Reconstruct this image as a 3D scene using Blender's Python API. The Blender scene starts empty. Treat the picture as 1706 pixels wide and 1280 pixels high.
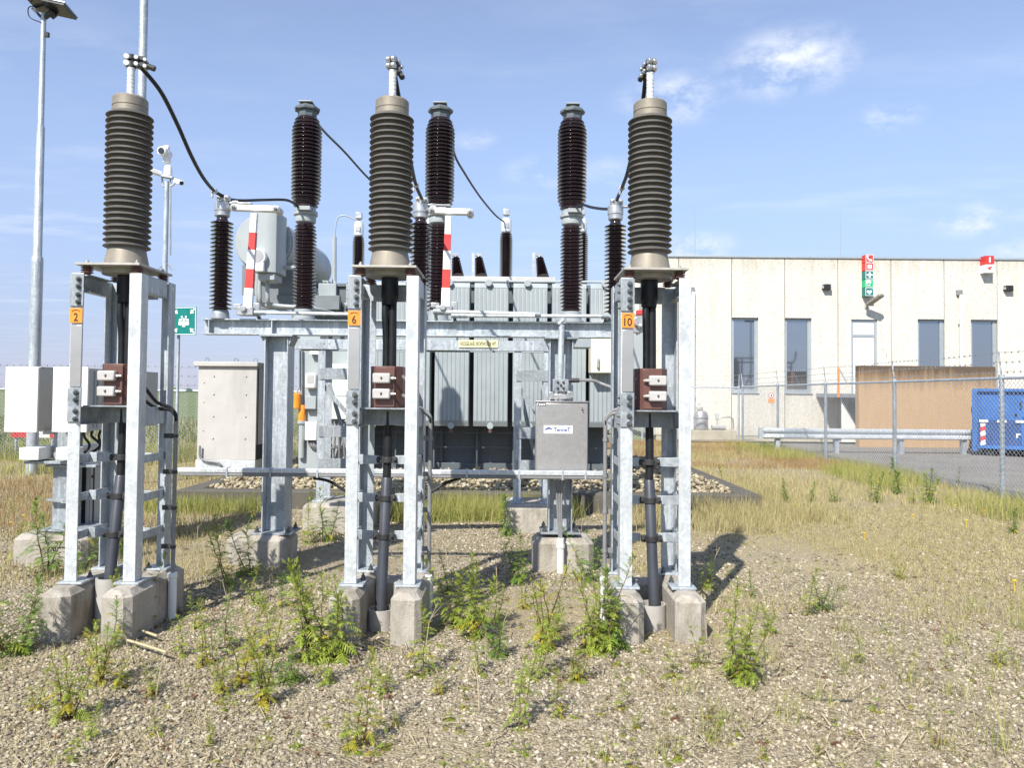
import bpy, bmesh, math, random
import numpy as np
from mathutils import Vector, Matrix
random.seed(7)
R = math.radians
PI = math.pi
scene = bpy.context.scene
COL = scene.collection

# ------------------------------------------------------------------ camera
FPX = 1280.0
PITCH, ROLL, CYE = R(1.6), 0.009, 621.0
CAMZ = 1.65
Fv = Vector((0, math.cos(PITCH), math.sin(PITCH)))
Uv0 = Vector((0, -math.sin(PITCH), math.cos(PITCH)))
Rv0 = Vector((1, 0, 0))
Rv = Rv0 * math.cos(ROLL) + Uv0 * math.sin(ROLL)
Uv = Uv0 * math.cos(ROLL) - Rv0 * math.sin(ROLL)
CAM = Vector((0, 0, CAMZ))
def ray(px, py):
    return Fv + Rv * ((px - 853.0) / FPX) + Uv * ((CYE - py) / FPX)
def P(px, py, Y):
    r = ray(px, py)
    return CAM + r * (Y / r.y)
def G(px, py, z=0.0):
    r = ray(px, py)
    return CAM + r * ((z - CAMZ) / r.z)
cam_data = bpy.data.cameras.new('camera')
cam = bpy.data.objects.new('camera', cam_data)
COL.objects.link(cam)
cam.matrix_world = Matrix(((Rv.x, Uv.x, -Fv.x, CAM.x), (Rv.y, Uv.y, -Fv.y, CAM.y), (Rv.z, Uv.z, -Fv.z, CAM.z), (0, 0, 0, 1)))
cam_data.sensor_fit = 'HORIZONTAL'
cam_data.sensor_width = 36.0
cam_data.lens = FPX / 1706.0 * 36.0
cam_data.shift_y = (CYE - 640.0) / 1706.0
cam_data.clip_start = 0.05
cam_data.clip_end = 12000
scene.camera = cam

# ------------------------------------------------------------------ mesh builder
class MB:
    def __init__(self):
        self.v = []; self.f = []; self.m = []; self.mi = 0
    def mat(self, i):
        self.mi = i; return self
    def add(self, vs, fs):
        n = len(self.v)
        self.v.extend([Vector(p) for p in vs])
        for f in fs:
            self.f.append([n + i for i in f]); self.m.append(self.mi)
        return self
    def box(self, x0, x1, y0, y1, z0, z1):
        vs = [(x0,y0,z0),(x1,y0,z0),(x1,y1,z0),(x0,y1,z0),(x0,y0,z1),(x1,y0,z1),(x1,y1,z1),(x0,y1,z1)]
        return self.add(vs, [(0,3,2,1),(4,5,6,7),(0,1,5,4),(1,2,6,5),(2,3,7,6),(3,0,4,7)])
    def cbox(self, c, s):
        return self.box(c[0]-s[0]/2, c[0]+s[0]/2, c[1]-s[1]/2, c[1]+s[1]/2, c[2]-s[2]/2, c[2]+s[2]/2)
    def obox(self, c, s, M):
        vs = []
        for z in (-1, 1):
            for x, y in ((-1,-1),(1,-1),(1,1),(-1,1)):
                vs.append(Vector(c) + M @ Vector((x*s[0]/2, y*s[1]/2, z*s[2]/2)))
        return self.add(vs, [(0,3,2,1),(4,5,6,7),(0,1,5,4),(1,2,6,5),(2,3,7,6),(3,0,4,7)])
    def bar(self, p0, p1, w, h, up=(0,0,1)):
        p0 = Vector(p0); p1 = Vector(p1); d = (p1-p0); L = d.length; d.normalize()
        u = Vector(up)
        if abs(d.dot(u)) > 0.98: u = Vector((0,1,0))
        s = d.cross(u).normalized(); u = s.cross(d).normalized()
        M = Matrix((s, d, u)).transposed()
        return self.obox((p0+p1)/2, (w, L, h), M)
    def footing(self, x0, x1, y0, y1, z0, z1, ch=.04):
        def ring(x0, x1, y0, y1, z): return [(x0, y0+ch, z), (x0+ch, y0, z), (x1-ch, y0, z), (x1, y0+ch, z), (x1, y1-ch, z), (x1-ch, y1, z), (x0+ch, y1, z), (x0, y1-ch, z)]
        vs = ring(x0, x1, y0, y1, z0)+ring(x0, x1, y0, y1, z1-ch)+ring(x0+ch, x1-ch, y0+ch, y1-ch, z1)
        fs = [tuple(range(7, -1, -1)), tuple(range(16, 24))]
        for a in (0, 8): fs += [(a+i, a+(i+1) % 8, a+8+(i+1) % 8, a+8+i) for i in range(8)]
        return self.add(vs, fs)
    def prism(self, poly, axis, a0, a1):
        # poly: list of 2D pts ; axis 'x': pts are (y,z), 'y': (x,z), 'z': (x,y)
        n = len(poly); vs = []
        for a in (a0, a1):
            for p, q in poly:
                vs.append({'x': (a,p,q), 'y': (p,a,q), 'z': (p,q,a)}[axis])
        fs = [tuple(range(n)), tuple(range(2*n-1, n-1, -1))]
        for i in range(n):
            j = (i+1) % n
            fs.append((i, i+n, j+n, j))
        return self.add(vs, fs)
    def tube(self, pts, r, n=8, cap=True):
        pts = [Vector(p) for p in pts]; k = len(pts)
        rs = r if isinstance(r, (list, tuple)) else [r]*k
        vs = []; prev = None
        for i, p in enumerate(pts):
            d = (pts[min(i+1,k-1)] - pts[max(i-1,0)]).normalized()
            if prev is None:
                u = Vector((0,0,1)) if abs(d.z) < 0.9 else Vector((0,1,0))
            else: u = prev
            s = d.cross(u)
            if s.length < 1e-5: s = d.cross(Vector((1,0,0)))
            s.normalize(); u = s.cross(d).normalized(); prev = u
            for a in range(n):
                t = 2*PI*a/n
                vs.append(p + (s*math.cos(t) + u*math.sin(t))*rs[i])
        fs = []
        for i in range(k-1):
            for a in range(n):
                b = (a+1) % n
                fs.append((i*n+a, i*n+b, (i+1)*n+b, (i+1)*n+a))
        if cap:
            fs.append(tuple(range(n-1,-1,-1))); fs.append(tuple((k-1)*n+a for a in range(n)))
        return self.add(vs, fs)
    def cyl(self, p0, p1, r, n=16, r1=None):
        return self.tube([p0, p1], [r, r if r1 is None else r1], n)
    def lathe(self, c, prof, n=24, axis='z'):
        # prof: list of (radius, height)
        vs = []; k = len(prof); c = Vector(c)
        for r, h in prof:
            for a in range(n):
                t = 2*PI*a/n
                x, y = r*math.cos(t), r*math.sin(t)
                vs.append(c + Vector({'z': (x,y,h), 'y': (x,h,y), 'x': (h,x,y)}[axis]))
        fs = []
        for i in range(k-1):
            for a in range(n):
                b = (a+1) % n
                fs.append((i*n+a, i*n+b, (i+1)*n+b, (i+1)*n+a))
        fs.append(tuple(range(n-1,-1,-1))); fs.append(tuple((k-1)*n+a for a in range(n)))
        return self.add(vs, fs)
    def sphere(self, c, r, n=12, k=8, s=(1,1,1)):
        prof = [(r*math.sin(PI*(i+.02)/(k+.04)), -r*math.cos(PI*(i+.02)/(k+.04))) for i in range(k+1)]
        n0 = len(self.v); self.lathe((0,0,0), prof, n)
        for i in range(n0, len(self.v)):
            p = self.v[i]; self.v[i] = Vector((p.x*s[0]+c[0], p.y*s[1]+c[1], p.z*s[2]+c[2]))
        return self
    def hexbolt(self, c, r, h, axis='y', sign=-1):
        c = Vector(c); d = Vector({'x': (1,0,0), 'y': (0,1,0), 'z': (0,0,1)}[axis])*sign
        self.cyl(c, c+d*h*.35, r*1.45, 12)
        self.cyl(c+d*h*.35, c+d*h, r, 6)
        return self.cyl(c+d*h, c+d*h*1.5, r*.5, 6)
    def build(self, name, mats, parent=None, smooth=True, bevel=0, ang=35, at=None):
        me = bpy.data.meshes.new(name)
        o = bpy.data.objects.new(name, me); COL.objects.link(o)
        off = Vector((0,0,0))
        if parent is not None:
            o.parent = parent; off = wloc(parent)
        elif at is not None:
            o.location = at; off = Vector(at)
        if parent is not None and at is not None:
            o.location = Vector(at) - off; off = Vector(at)
        me.from_pydata([tuple(p - off) for p in self.v], [], self.f)
        if not isinstance(mats, (list, tuple)): mats = [mats]
        for m in mats: me.materials.append(M[m] if isinstance(m, str) else m)
        if len(mats) > 1: me.polygons.foreach_set('material_index', self.m)
        bm = bmesh.new(); bm.from_mesh(me); bmesh.ops.recalc_face_normals(bm, faces=bm.faces); bm.to_mesh(me); bm.free()
        if smooth:
            me.shade_smooth(); me.set_sharp_from_angle(angle=R(ang))
        if bevel:
            md = o.modifiers.new('bevel', 'BEVEL'); md.width = bevel; md.segments = 2; md.limit_method = 'ANGLE'; md.angle_limit = R(40)
        me.update()
        return o
_tex = []
def rough(o, strength=.007, size=.05):
    if not _tex:
        for s_ in (size, size*3.5):
            tx = bpy.data.textures.new('concrete_noise', 'CLOUDS'); tx.noise_scale = s_; tx.noise_depth = 3; _tex.append(tx)
    sd = o.modifiers.new('subdivide', 'SUBSURF'); sd.subdivision_type = 'SIMPLE'; sd.levels = 4; sd.render_levels = 4; o.data.shade_flat()
    for tx, st in zip(_tex, (strength, strength*.9)):
        d = o.modifiers.new('displace', 'DISPLACE'); d.texture = tx; d.strength = st; d.mid_level = .5; d.texture_coords = 'GLOBAL'
    return o
def wloc(o):
    v = Vector((0,0,0))
    while o is not None:
        v = v + o.location; o = o.parent
    return v
def tag(o, label=None, cat=None, group=None, kind=None):
    if label: o['label'] = label
    if cat: o['category'] = cat
    if group: o['group'] = group
    if kind: o['kind'] = kind
    return o
def thing(name, loc, label, cat, group=None):
    o = bpy.data.objects.new(name, None); COL.objects.link(o)
    o.empty_display_size = .2
    o.location = loc
    return tag(o, label, cat, group)
def kids(o):
    return [c for c in COL.objects if c.parent == o]
def copy_tree(o, parent=None):
    ch = kids(o)
    c = o.copy(); COL.objects.link(c)
    if parent is not None: c.parent = parent
    for k in ch: copy_tree(k, c)
    return c
def spline(pts, n=8):
    pts = [Vector(p) for p in pts]; out = []
    for i in range(len(pts)-1):
        p0 = pts[max(i-1,0)]; p1 = pts[i]; p2 = pts[i+1]; p3 = pts[min(i+2,len(pts)-1)]
        for k in range(n):
            t = k/n
            out.append(.5*((2*p1)+(p2-p0)*t+(2*p0-5*p1+4*p2-p3)*t*t+(3*p1-p0-3*p2+p3)*t**3))
    out.append(pts[-1]); return out
def text_to(mb, s, c, w, h, yaw=0.0, thick=.0015, spacing=1.0, bold=.022):
    """letters facing -Y centred at c, stretched to w x h metres"""
    cu = bpy.data.curves.new('t', 'FONT'); cu.body = s; cu.extrude = 0; cu.resolution_u = 3; cu.space_character = spacing; cu.offset = bold
    ob = bpy.data.objects.new('t', cu); COL.objects.link(ob)
    dg = bpy.context.evaluated_depsgraph_get()
    me = bpy.data.meshes.new_from_object(ob.evaluated_get(dg))
    xs = [v.co.x for v in me.vertices]; ys = [v.co.y for v in me.vertices]
    x0, x1, y0, y1 = min(xs), max(xs), min(ys), max(ys)
    Mr = Matrix.Rotation(yaw, 3, 'Z')
    vs = [Vector(c) + Mr @ Vector(((v.co.x-(x0+x1)/2)/(x1-x0)*w, 0, (v.co.y-(y0+y1)/2)/(y1-y0)*h)) for v in me.vertices]
    fs = [tuple(p.vertices) for p in me.polygons]
    mb.add(vs, fs)
    bpy.data.objects.remove(ob); bpy.data.curves.remove(cu); bpy.data.meshes.remove(me)
    return mb
# ------------------------------------------------------------------ materials
M = {}
def node_mat(name):
    m = bpy.data.materials.new(name); m.use_nodes = True
    nt = m.node_tree; nt.nodes.clear()
    out = nt.nodes.new('ShaderNodeOutputMaterial')
    b = nt.nodes.new('ShaderNodeBsdfPrincipled')
    nt.links.new(b.outputs[0], out.inputs[0])
    return m, nt, b, out
def nd(nt, t, **kw):
    n = nt.nodes.new(t)
    for k, v in kw.items():
        if k in n.inputs: n.inputs[k].default_value = v
        else: setattr(n, k, v)
    return n
def ramp(nt, fac, stops):
    r = nt.nodes.new('ShaderNodeValToRGB')
    el = r.color_ramp.elements
    while len(el) < len(stops): el.new(.5)
    for e, (p, c) in zip(el, stops):
        e.position = p; e.color = (c[0], c[1], c[2], 1) if len(c) == 3 else c
    nt.links.new(fac, r.inputs[0]); return r.outputs[0]
def noise(nt, vec, scale, detail=4, rough=.55, dim='3D'):
    n = nd(nt, 'ShaderNodeTexNoise', Scale=scale, Detail=detail, Roughness=rough)
    if vec is not None: nt.links.new(vec, n.inputs['Vector'])
    return n.outputs['Fac']
def mapping(nt, vec, scale=(1,1,1), loc=(0,0,0)):
    m = nt.nodes.new('ShaderNodeMapping'); m.inputs['Scale'].default_value = scale; m.inputs['Location'].default_value = loc
    nt.links.new(vec, m.inputs[0]); return m.outputs[0]
def objvec(nt, worldpos=False):
    if worldpos:
        return nt.nodes.new('ShaderNodeNewGeometry').outputs['Position']
    return nt.nodes.new('ShaderNodeTexCoord').outputs['Object']
def mix(nt, fac, a, b, mode='MIX'):
    n = nt.nodes.new('ShaderNodeMix'); n.data_type = 'RGBA'; n.blend_type = mode
    for s, v in ((n.inputs[0], fac), (n.inputs[6], a), (n.inputs[7], b)):
        if isinstance(v, (int, float)): s.default_value = v
        elif isinstance(v, tuple): s.default_value = (v[0], v[1], v[2], 1)
        else: nt.links.new(v, s)
    return n.outputs[2]
def bump(nt, b, h, strength=.2, dist=.01):
    n = nd(nt, 'ShaderNodeBump', Strength=strength, Distance=dist)
    nt.links.new(h, n.inputs['Height']); nt.links.new(n.outputs[0], b.inputs['Normal'])
def simple(name, col, rough=.5, metal=0, var=.12, scale=6, dirt=0, bumps=0, spec=.5, coat=0, wp=False):
    m, nt, b, out = node_mat(name)
    v = objvec(nt, wp)
    f = noise(nt, v, scale, 5, .6)
    d = tuple(c*(1-var) for c in col); l = tuple(min(1, c*(1+var)) for c in col)
    c = ramp(nt, f, [(.3, d), (.7, l)])
    if dirt:
        g = noise(nt, mapping(nt, v, (1, 1, .25), (3.1, 1.7, .4)), scale*.7, 6, .7)
        g = ramp(nt, g, [(.5, (0,0,0)), (.72, (dirt, dirt, dirt))])
        c = mix(nt, g, c, tuple(x*.45 + y for x, y in zip(col, (.02, .015, .008))))
    nt.links.new(c, b.inputs['Base Color'])
    rr = nt.nodes.new('ShaderNodeMapRange'); rr.inputs['To Min'].default_value = max(0, rough-.08); rr.inputs['To Max'].default_value = min(1, rough+.1)
    nt.links.new(f, rr.inputs[0]); nt.links.new(rr.outputs[0], b.inputs['Roughness'])
    b.inputs['Metallic'].default_value = metal
    b.inputs['Specular IOR Level'].default_value = spec
    b.inputs['Coat Weight'].default_value = coat
    if bumps: bump(nt, b, noise(nt, v, scale*8, 4, .6), bumps, .004)
    M[name] = m; return m
def galvanised(name, lo, hi, rough=.42, metal=.35):
    m, nt, b, out = node_mat(name)
    v = objvec(nt)
    warp = nd(nt, 'ShaderNodeTexNoise', Scale=7.0, Detail=3.0)
    nt.links.new(v, warp.inputs['Vector'])
    vv = nt.nodes.new('ShaderNodeVectorMath'); vv.operation = 'MULTIPLY_ADD'
    vv.inputs[1].default_value = (.12, .12, .12); nt.links.new(warp.outputs['Color'], vv.inputs[0]); nt.links.new(v, vv.inputs[2])
    vo = nd(nt, 'ShaderNodeTexVoronoi', Scale=48.0); nt.links.new(vv.outputs[0], vo.inputs['Vector'])
    sp = nt.nodes.new('ShaderNodeSeparateColor'); nt.links.new(vo.outputs['Color'], sp.inputs[0])
    big = noise(nt, mapping(nt, v, (1, 1, .5)), 5, 5, .65)
    s = nt.nodes.new('ShaderNodeMath'); s.operation = 'MULTIPLY_ADD'; s.inputs[1].default_value = .24
    nt.links.new(sp.outputs[0], s.inputs[0]); nt.links.new(big, s.inputs[2])
    c = ramp(nt, s.outputs[0], [(.34, lo), (.86, hi)])
    st = ramp(nt, noise(nt, mapping(nt, v, (9, 9, .6)), 3, 4, .6), [(.54, (0,0,0)), (.68, (.7,.7,.7))])
    c = mix(nt, st, c, tuple(min(1, x*1.3) for x in hi))
    fl = ramp(nt, noise(nt, mapping(nt, v, (3, 3, 1.6), (4, 1, 7)), 9, 3, .5), [(.60, (0,0,0)), (.66, (.6,.6,.6))])
    c = mix(nt, fl, c, tuple(min(1, x*1.22) for x in hi))
    sm = ramp(nt, noise(nt, mapping(nt, v, (4, 4, .8), (9, 2, 3)), 2.2, 6, .7), [(.55, (0,0,0)), (.75, (.5,.5,.5))])
    c = mix(nt, sm, c, tuple(x*.62 for x in lo))
    nt.links.new(c, b.inputs['Base Color'])
    b.inputs['Metallic'].default_value = metal
    rg = ramp(nt, s.outputs[0], [(.3, (rough-.1,)*3), (.9, (rough+.18,)*3)])
    nt.links.new(rg, b.inputs['Roughness'])
    bump(nt, b, s.outputs[0], .06, .004)
    M[name] = m
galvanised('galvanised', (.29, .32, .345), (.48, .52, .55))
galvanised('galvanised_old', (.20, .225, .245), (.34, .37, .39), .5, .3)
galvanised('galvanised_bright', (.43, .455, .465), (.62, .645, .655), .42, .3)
simple('strip_satin', (.42, .41, .40), .35, .6, .1, 3)
simple('porcelain', (.022, .0095, .012), .10, 0, .3, 5, dirt=.25, spec=.7, coat=.3)
simple('porcelain_dark', (.018, .0095, .012), .09, 0, .25, 5, spec=.7, coat=.4)
simple('silicone', (.098, .092, .083), .55, 0, .2, 6, dirt=.45, spec=.35)
simple('cast_metal', (.27, .24, .19), .55, .3, .16, 9, dirt=.5, bumps=.15)
simple('plate_weathered', (.42, .40, .36), .5, .2, .18, 9, dirt=.6)
simple('white_metal', (.74, .74, .73), .35, .3, .06, 8, dirt=.3)
simple('clamp_metal', (.50, .50, .49), .35, .7, .2, 14)
simple('rubber', (.011, .012, .014), .45, 0, .25, 12, spec=.4)
simple('dark_pipe', (.050, .054, .066), .38, 0, .2, 5, dirt=.3)
simple('dark_steel', (.05, .05, .052), .5, .4, .25, 12)
simple('zinc_bolt', (.16, .165, .16), .38, .8, .3, 30)
simple('brown_resin', (.135, .062, .050), .42, 0, .15, 5)
simple('box_grey', (.50, .48, .46), .4, .1, .08, 6)
simple('orange_plate', (.80, .27, .03), .4, 0, .06, 20)
simple('dark_print', (.035, .018, .012), .5, 0, .05, 20)
simple('black_print', (.012, .012, .014), .5, 0, .05, 20)
simple('white_paint', (.78, .78, .76), .45, 0, .06, 7, dirt=.25)
simple('red_paint', (.56, .045, .040), .45, 0, .15, 8, dirt=.15)
simple('stainless', (.48, .465, .45), .36, .7, .07, 30)
simple('sticker_white', (.8, .8, .79), .4, 0, .02, 10)
simple('logo_blue', (.018, .05, .26), .4, 0, .05, 10)
simple('beige_paint', (.455, .44, .41), .45, 0, .06, 3, dirt=.35)
simple('light_enclosure', (.74, .73, .70), .4, 0, .04, 4, dirt=.15)
simple('grey_enclosure', (.42, .42, .40), .45, 0, .08, 4, dirt=.2)
simple('mint_enclosure', (.60, .66, .56), .4, 0, .05, 5, dirt=.1)
simple('cream_enclosure', (.74, .70, .58), .4, 0, .05, 5, dirt=.15)
simple('transformer_grey', (.30, .335, .345), .42, 0, .08, 2.5, dirt=.2)
simple('transformer_light', (.34, .37, .375), .4, 0, .05, 3, dirt=.15)
simple('transformer_shaded', (.17, .19, .20), .45, 0, .1, 3, dirt=.2)  # darker copy for the conservator frame, shade put into its colour
simple('transformer_dark', (.10, .118, .13), .5, 0, .12, 3, dirt=.2)  # shade put into the colour of tank and radiator supports; also used on breaker caps
simple('amber_plastic', (.85, .30, .03), .25, 0, .1, 10, coat=.4)
simple('pvc_white', (.72, .72, .69), .4, 0, .06, 6, dirt=.3)
simple('pvc_grey', (.20, .20, .20), .45, 0, .15, 6, dirt=.2)
simple('duct_grey', (.40, .38, .35), .6, 0, .12, 5, dirt=.3)
simple('sign_green', (.0, .165, .145), .4, 0, .08, 8)
simple('sign_green_light', (.0, .42, .17), .4, 0, .08, 8)
simple('sign_red', (.66, .035, .03), .4, 0, .08, 8)
simple('sign_yellow', (.76, .74, .42), .45, 0, .06, 20)
simple('alu_frame', (.38, .42, .44), .4, .4, .06, 5)
simple('door_white', (.74, .74, .75), .4, 0, .04, 3, dirt=.1)
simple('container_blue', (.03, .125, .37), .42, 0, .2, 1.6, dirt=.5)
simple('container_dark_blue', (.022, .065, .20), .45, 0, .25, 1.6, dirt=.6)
simple('orange_steel', (.75, .25, .08), .45, 0, .1, 6)
simple('roof_felt', (.05, .05, .055), .7, 0, .2, 3)
simple('vent_black', (.015, .015, .016), .6, 0, .2, 6)
simple('lens_glass', (.03, .035, .04), .08, 0, .1, 6)
simple('solar_black', (.02, .022, .03), .18, 0, .2, 6)
simple('mulch_stone', (.30, .26, .19), .8, 0, .2, 8, bumps=.3)

def concrete(name, col, stain):
    m, nt, b, out = node_mat(name)
    v = objvec(nt, True)
    big = noise(nt, v, 2.6, 6, .65); fine = noise(nt, v, 38, 5, .7)
    c = ramp(nt, big, [(.3, tuple(x*.78 for x in col)), (.7, tuple(x*1.15 for x in col))])
    c = mix(nt, ramp(nt, fine, [(.3, (0,0,0)), (.75, (.5,.5,.5))]), c, tuple(x*.62 for x in col))
    s = ramp(nt, noise(nt, mapping(nt, v, (1, 1, .35), (5, 2, 1)), 6, 7, .72), [(.47, (0,0,0)), (.66, (.75,.75,.75))])
    c = mix(nt, s, c, stain)
    lich = ramp(nt, noise(nt, v, 22, 4, .6), [(.66, (0,0,0)), (.72, (.6,.6,.6))])
    c = mix(nt, lich, c, (.30, .27, .17))
    nt.links.new(c, b.inputs['Base Color']); b.inputs['Roughness'].default_value = .88
    h = nt.nodes.new('ShaderNodeMath'); h.operation = 'ADD'; nt.links.new(fine, h.inputs[0]); nt.links.new(noise(nt, v, 120, 3, .6), h.inputs[1])
    bump(nt, b, h.outputs[0], .55, .008)
    M[name] = m
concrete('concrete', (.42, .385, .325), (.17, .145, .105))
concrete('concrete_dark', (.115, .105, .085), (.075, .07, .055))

# exposed aggregate facade panels
def aggregate():
    m, nt, b, out = node_mat('aggregate')
    v = objvec(nt, True)
    vo = nd(nt, 'ShaderNodeTexVoronoi', Scale=40.0); nt.links.new(v, vo.inputs['Vector'])
    sp = nt.nodes.new('ShaderNodeSeparateColor'); nt.links.new(vo.outputs['Color'], sp.inputs[0])
    c = ramp(nt, sp.outputs[0], [(.0, (.36,.335,.29)), (.14, (.54,.515,.455)), (.4, (.635,.61,.545)), (1, (.69,.67,.61))])
    big = noise(nt, mapping(nt, v, (1, 1, .5)), .55, 5, .6)
    c = mix(nt, ramp(nt, big, [(.35, (0,0,0)), (.75, (.32,.32,.32))]), c, (.50, .46, .385))
    streak = ramp(nt, noise(nt, mapping(nt, v, (2.6, 2.6, .14)), 1.7, 7, .7), [(.48, (0,0,0)), (.74, (.36,.36,.36))])
    c = mix(nt, streak, c, (.37, .33, .25))
    oi = nt.nodes.new('ShaderNodeObjectInfo')
    tone = ramp(nt, oi.outputs['Random'], [(0, (.86,.86,.87)), (.5, (.97,.96,.94)), (1, (1.0,.985,.95))])
    c = mix(nt, 1.0, c, tone, 'MULTIPLY')
    sx = nt.nodes.new('ShaderNodeSeparateXYZ'); nt.links.new(v, sx.inputs[0])
    ad = nt.nodes.new('ShaderNodeMath'); ad.operation = 'MULTIPLY_ADD'; ad.inputs[1].default_value = 2.6
    nt.links.new(noise(nt, mapping(nt, v, (3.5, 3.5, .5)), 1.3, 6, .7), ad.inputs[0]); nt.links.new(sx.outputs[2], ad.inputs[2])
    top = nt.nodes.new('ShaderNodeMapRange'); top.inputs['From Min'].default_value = 7.55; top.inputs['From Max'].default_value = 8.6; top.inputs['To Max'].default_value = .5
    nt.links.new(ad.outputs[0], top.inputs[0]); c = mix(nt, top.outputs[0], c, (.30, .265, .19))
    bot = nt.nodes.new('ShaderNodeMapRange'); bot.inputs['From Min'].default_value = 1.9; bot.inputs['From Max'].default_value = 1.1; bot.inputs['To Max'].default_value = .6
    nt.links.new(ad.outputs[0], bot.inputs[0]); c = mix(nt, bot.outputs[0], c, (.27, .25, .20))
    nt.links.new(c, b.inputs['Base Color']); b.inputs['Roughness'].default_value = .85
    bump(nt, b, vo.outputs['Distance'], .5, .01)
    M['aggregate'] = m
aggregate()
def tan_wall():
    m, nt, b, out = node_mat('tan_wall')
    v = objvec(nt, True)
    vo = noise(nt, v, 55, 4, .7)
    c = ramp(nt, vo, [(.3, (.34,.215,.105)), (.7, (.54,.36,.195))])
    sep = nt.nodes.new('ShaderNodeSeparateXYZ'); nt.links.new(v, sep.inputs[0])
    n = noise(nt, mapping(nt, v, (5, 5, .35)), 1.6, 6, .65)
    a = nt.nodes.new('ShaderNodeMath'); a.operation = 'MULTIPLY_ADD'; a.inputs[1].default_value = .9
    nt.links.new(n, a.inputs[0]); nt.links.new(sep.outputs[2], a.inputs[2])
    s = ramp(nt, a.outputs[0], [(.0, (0,0,0)), (.1, (0,0,0)), (1, (1,1,1))])
    # algae / dirt running down from the coping (z about 2.7)
    mr = nt.nodes.new('ShaderNodeMapRange'); mr.inputs['From Min'].default_value = 2.35; mr.inputs['From Max'].default_value = 3.05
    nt.links.new(a.outputs[0], mr.inputs[0])
    c = mix(nt, mr.outputs[0], c, (.10, .072, .048))
    nt.links.new(c, b.inputs['Base Color']); b.inputs['Roughness'].default_value = .9
    bump(nt, b, vo, .4, .01)
    M['tan_wall'] = m
tan_wall()
def window_glass():
    m, nt, b, out = node_mat('window_glass')
    b.inputs['Base Color'].default_value = (.13, .17, .21, 1); b.inputs['Metallic'].default_value = .85
    b.inputs['Roughness'].default_value = .03
    v = objvec(nt, True)
    bump(nt, b, noise(nt, v, .9, 2, .4), .012, .02)
    b.inputs['Base Color'].default_value = (.34, .38, .42, 1)
    M['window_glass'] = m
window_glass()

# ground materials ---------------------------------------------------
def gravel_ground():
    m, nt, b, out = node_mat('gravel_ground')
    v = objvec(nt, True)
    vo = nd(nt, 'ShaderNodeTexVoronoi', Scale=62.0); nt.links.new(v, vo.inputs['Vector'])
    sp = nt.nodes.new('ShaderNodeSeparateColor'); nt.links.new(vo.outputs['Color'], sp.inputs[0])
    stone = ramp(nt, sp.outputs[0], [(0, (.16,.132,.087)), (.35, (.27,.228,.155)), (.7, (.36,.31,.22)), (1, (.46,.41,.31))])
    soil = ramp(nt, noise(nt, v, 9, 6, .7), [(.3, (.17,.135,.084)), (.7, (.285,.232,.148))])
    msk = ramp(nt, noise(nt, v, 1.1, 6, .62), [(.38, (.05,.05,.05)), (.66, (.75,.75,.75))])
    c = mix(nt, msk, stone, soil)
    dry = ramp(nt, noise(nt, mapping(nt, v, (1,1,1), (9,4,0)), .55, 6, .62), [(.44, (0,0,0)), (.66, (.8,.8,.8))])
    c = mix(nt, dry, c, (.33, .27, .15))
    sxy = nt.nodes.new('ShaderNodeSeparateXYZ'); nt.links.new(v, sxy.inputs[0])
    def mr_(src, a, b_):
        q = nt.nodes.new('ShaderNodeMapRange'); q.interpolation_type = 'SMOOTHSTEP'; q.inputs['From Min'].default_value = a; q.inputs['From Max'].default_value = b_
        nt.links.new(src, q.inputs[0]); return q.outputs[0]
    def mm(op, a, b_):
        q = nt.nodes.new('ShaderNodeMath'); q.operation = op
        for i_, s_ in enumerate((a, b_)):
            if isinstance(s_, (int, float)): q.inputs[i_].default_value = s_
            else: nt.links.new(s_, q.inputs[i_])
        return q.outputs[0]
    turf = mm('MULTIPLY', mm('MAXIMUM', mm('MULTIPLY', mr_(sxy.outputs[0], .8, 2.2), mr_(sxy.outputs[1], 5.4, 7.6)), mr_(sxy.outputs[1], 10.5, 12.5)), .68)
    tn = ramp(nt, noise(nt, v, 1.7, 7, .68), [(.36, (.15,.15,.15)), (.58, (.92,.92,.92))])
    tc_ = ramp(nt, noise(nt, v, 30, 5, .7), [(.3, (.27,.215,.105)), (.7, (.44,.375,.205))])
    c = mix(nt, mm('MULTIPLY', turf, tn), c, tc_)
    nt.links.new(c, b.inputs['Base Color']); b.inputs['Roughness'].default_value = .92
    hh = nt.nodes.new('ShaderNodeMath'); hh.operation = 'MULTIPLY_ADD'; hh.inputs[1].default_value = -1.6
    nt.links.new(vo.outputs['Distance'], hh.inputs[0]); nt.links.new(noise(nt, v, 26, 5, .7), hh.inputs[2])
    bump(nt, b, hh.outputs[0], .8, .010)
    M['gravel_ground'] = m
gravel_ground()
def field():
    m, nt, b, out = node_mat('field_grass')
    v = objvec(nt, True)
    f = noise(nt, mapping(nt, v, (.05, .35, 1)), 1.0, 5, .6)
    c = ramp(nt, f, [(.3, (.12,.165,.065)), (.5, (.165,.205,.08)), (.72, (.27,.25,.14))])
    g = noise(nt, v, 6, 6, .7)
    c = mix(nt, ramp(nt, g, [(.35, (0,0,0)), (.7, (.5,.5,.5))]), c, (.11, .125, .05))
    nt.links.new(c, b.inputs['Base Color']); b.inputs['Roughness'].default_value = .95
    bump(nt, b, g, .8, .05)
    M['field_grass'] = m
field()
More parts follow.
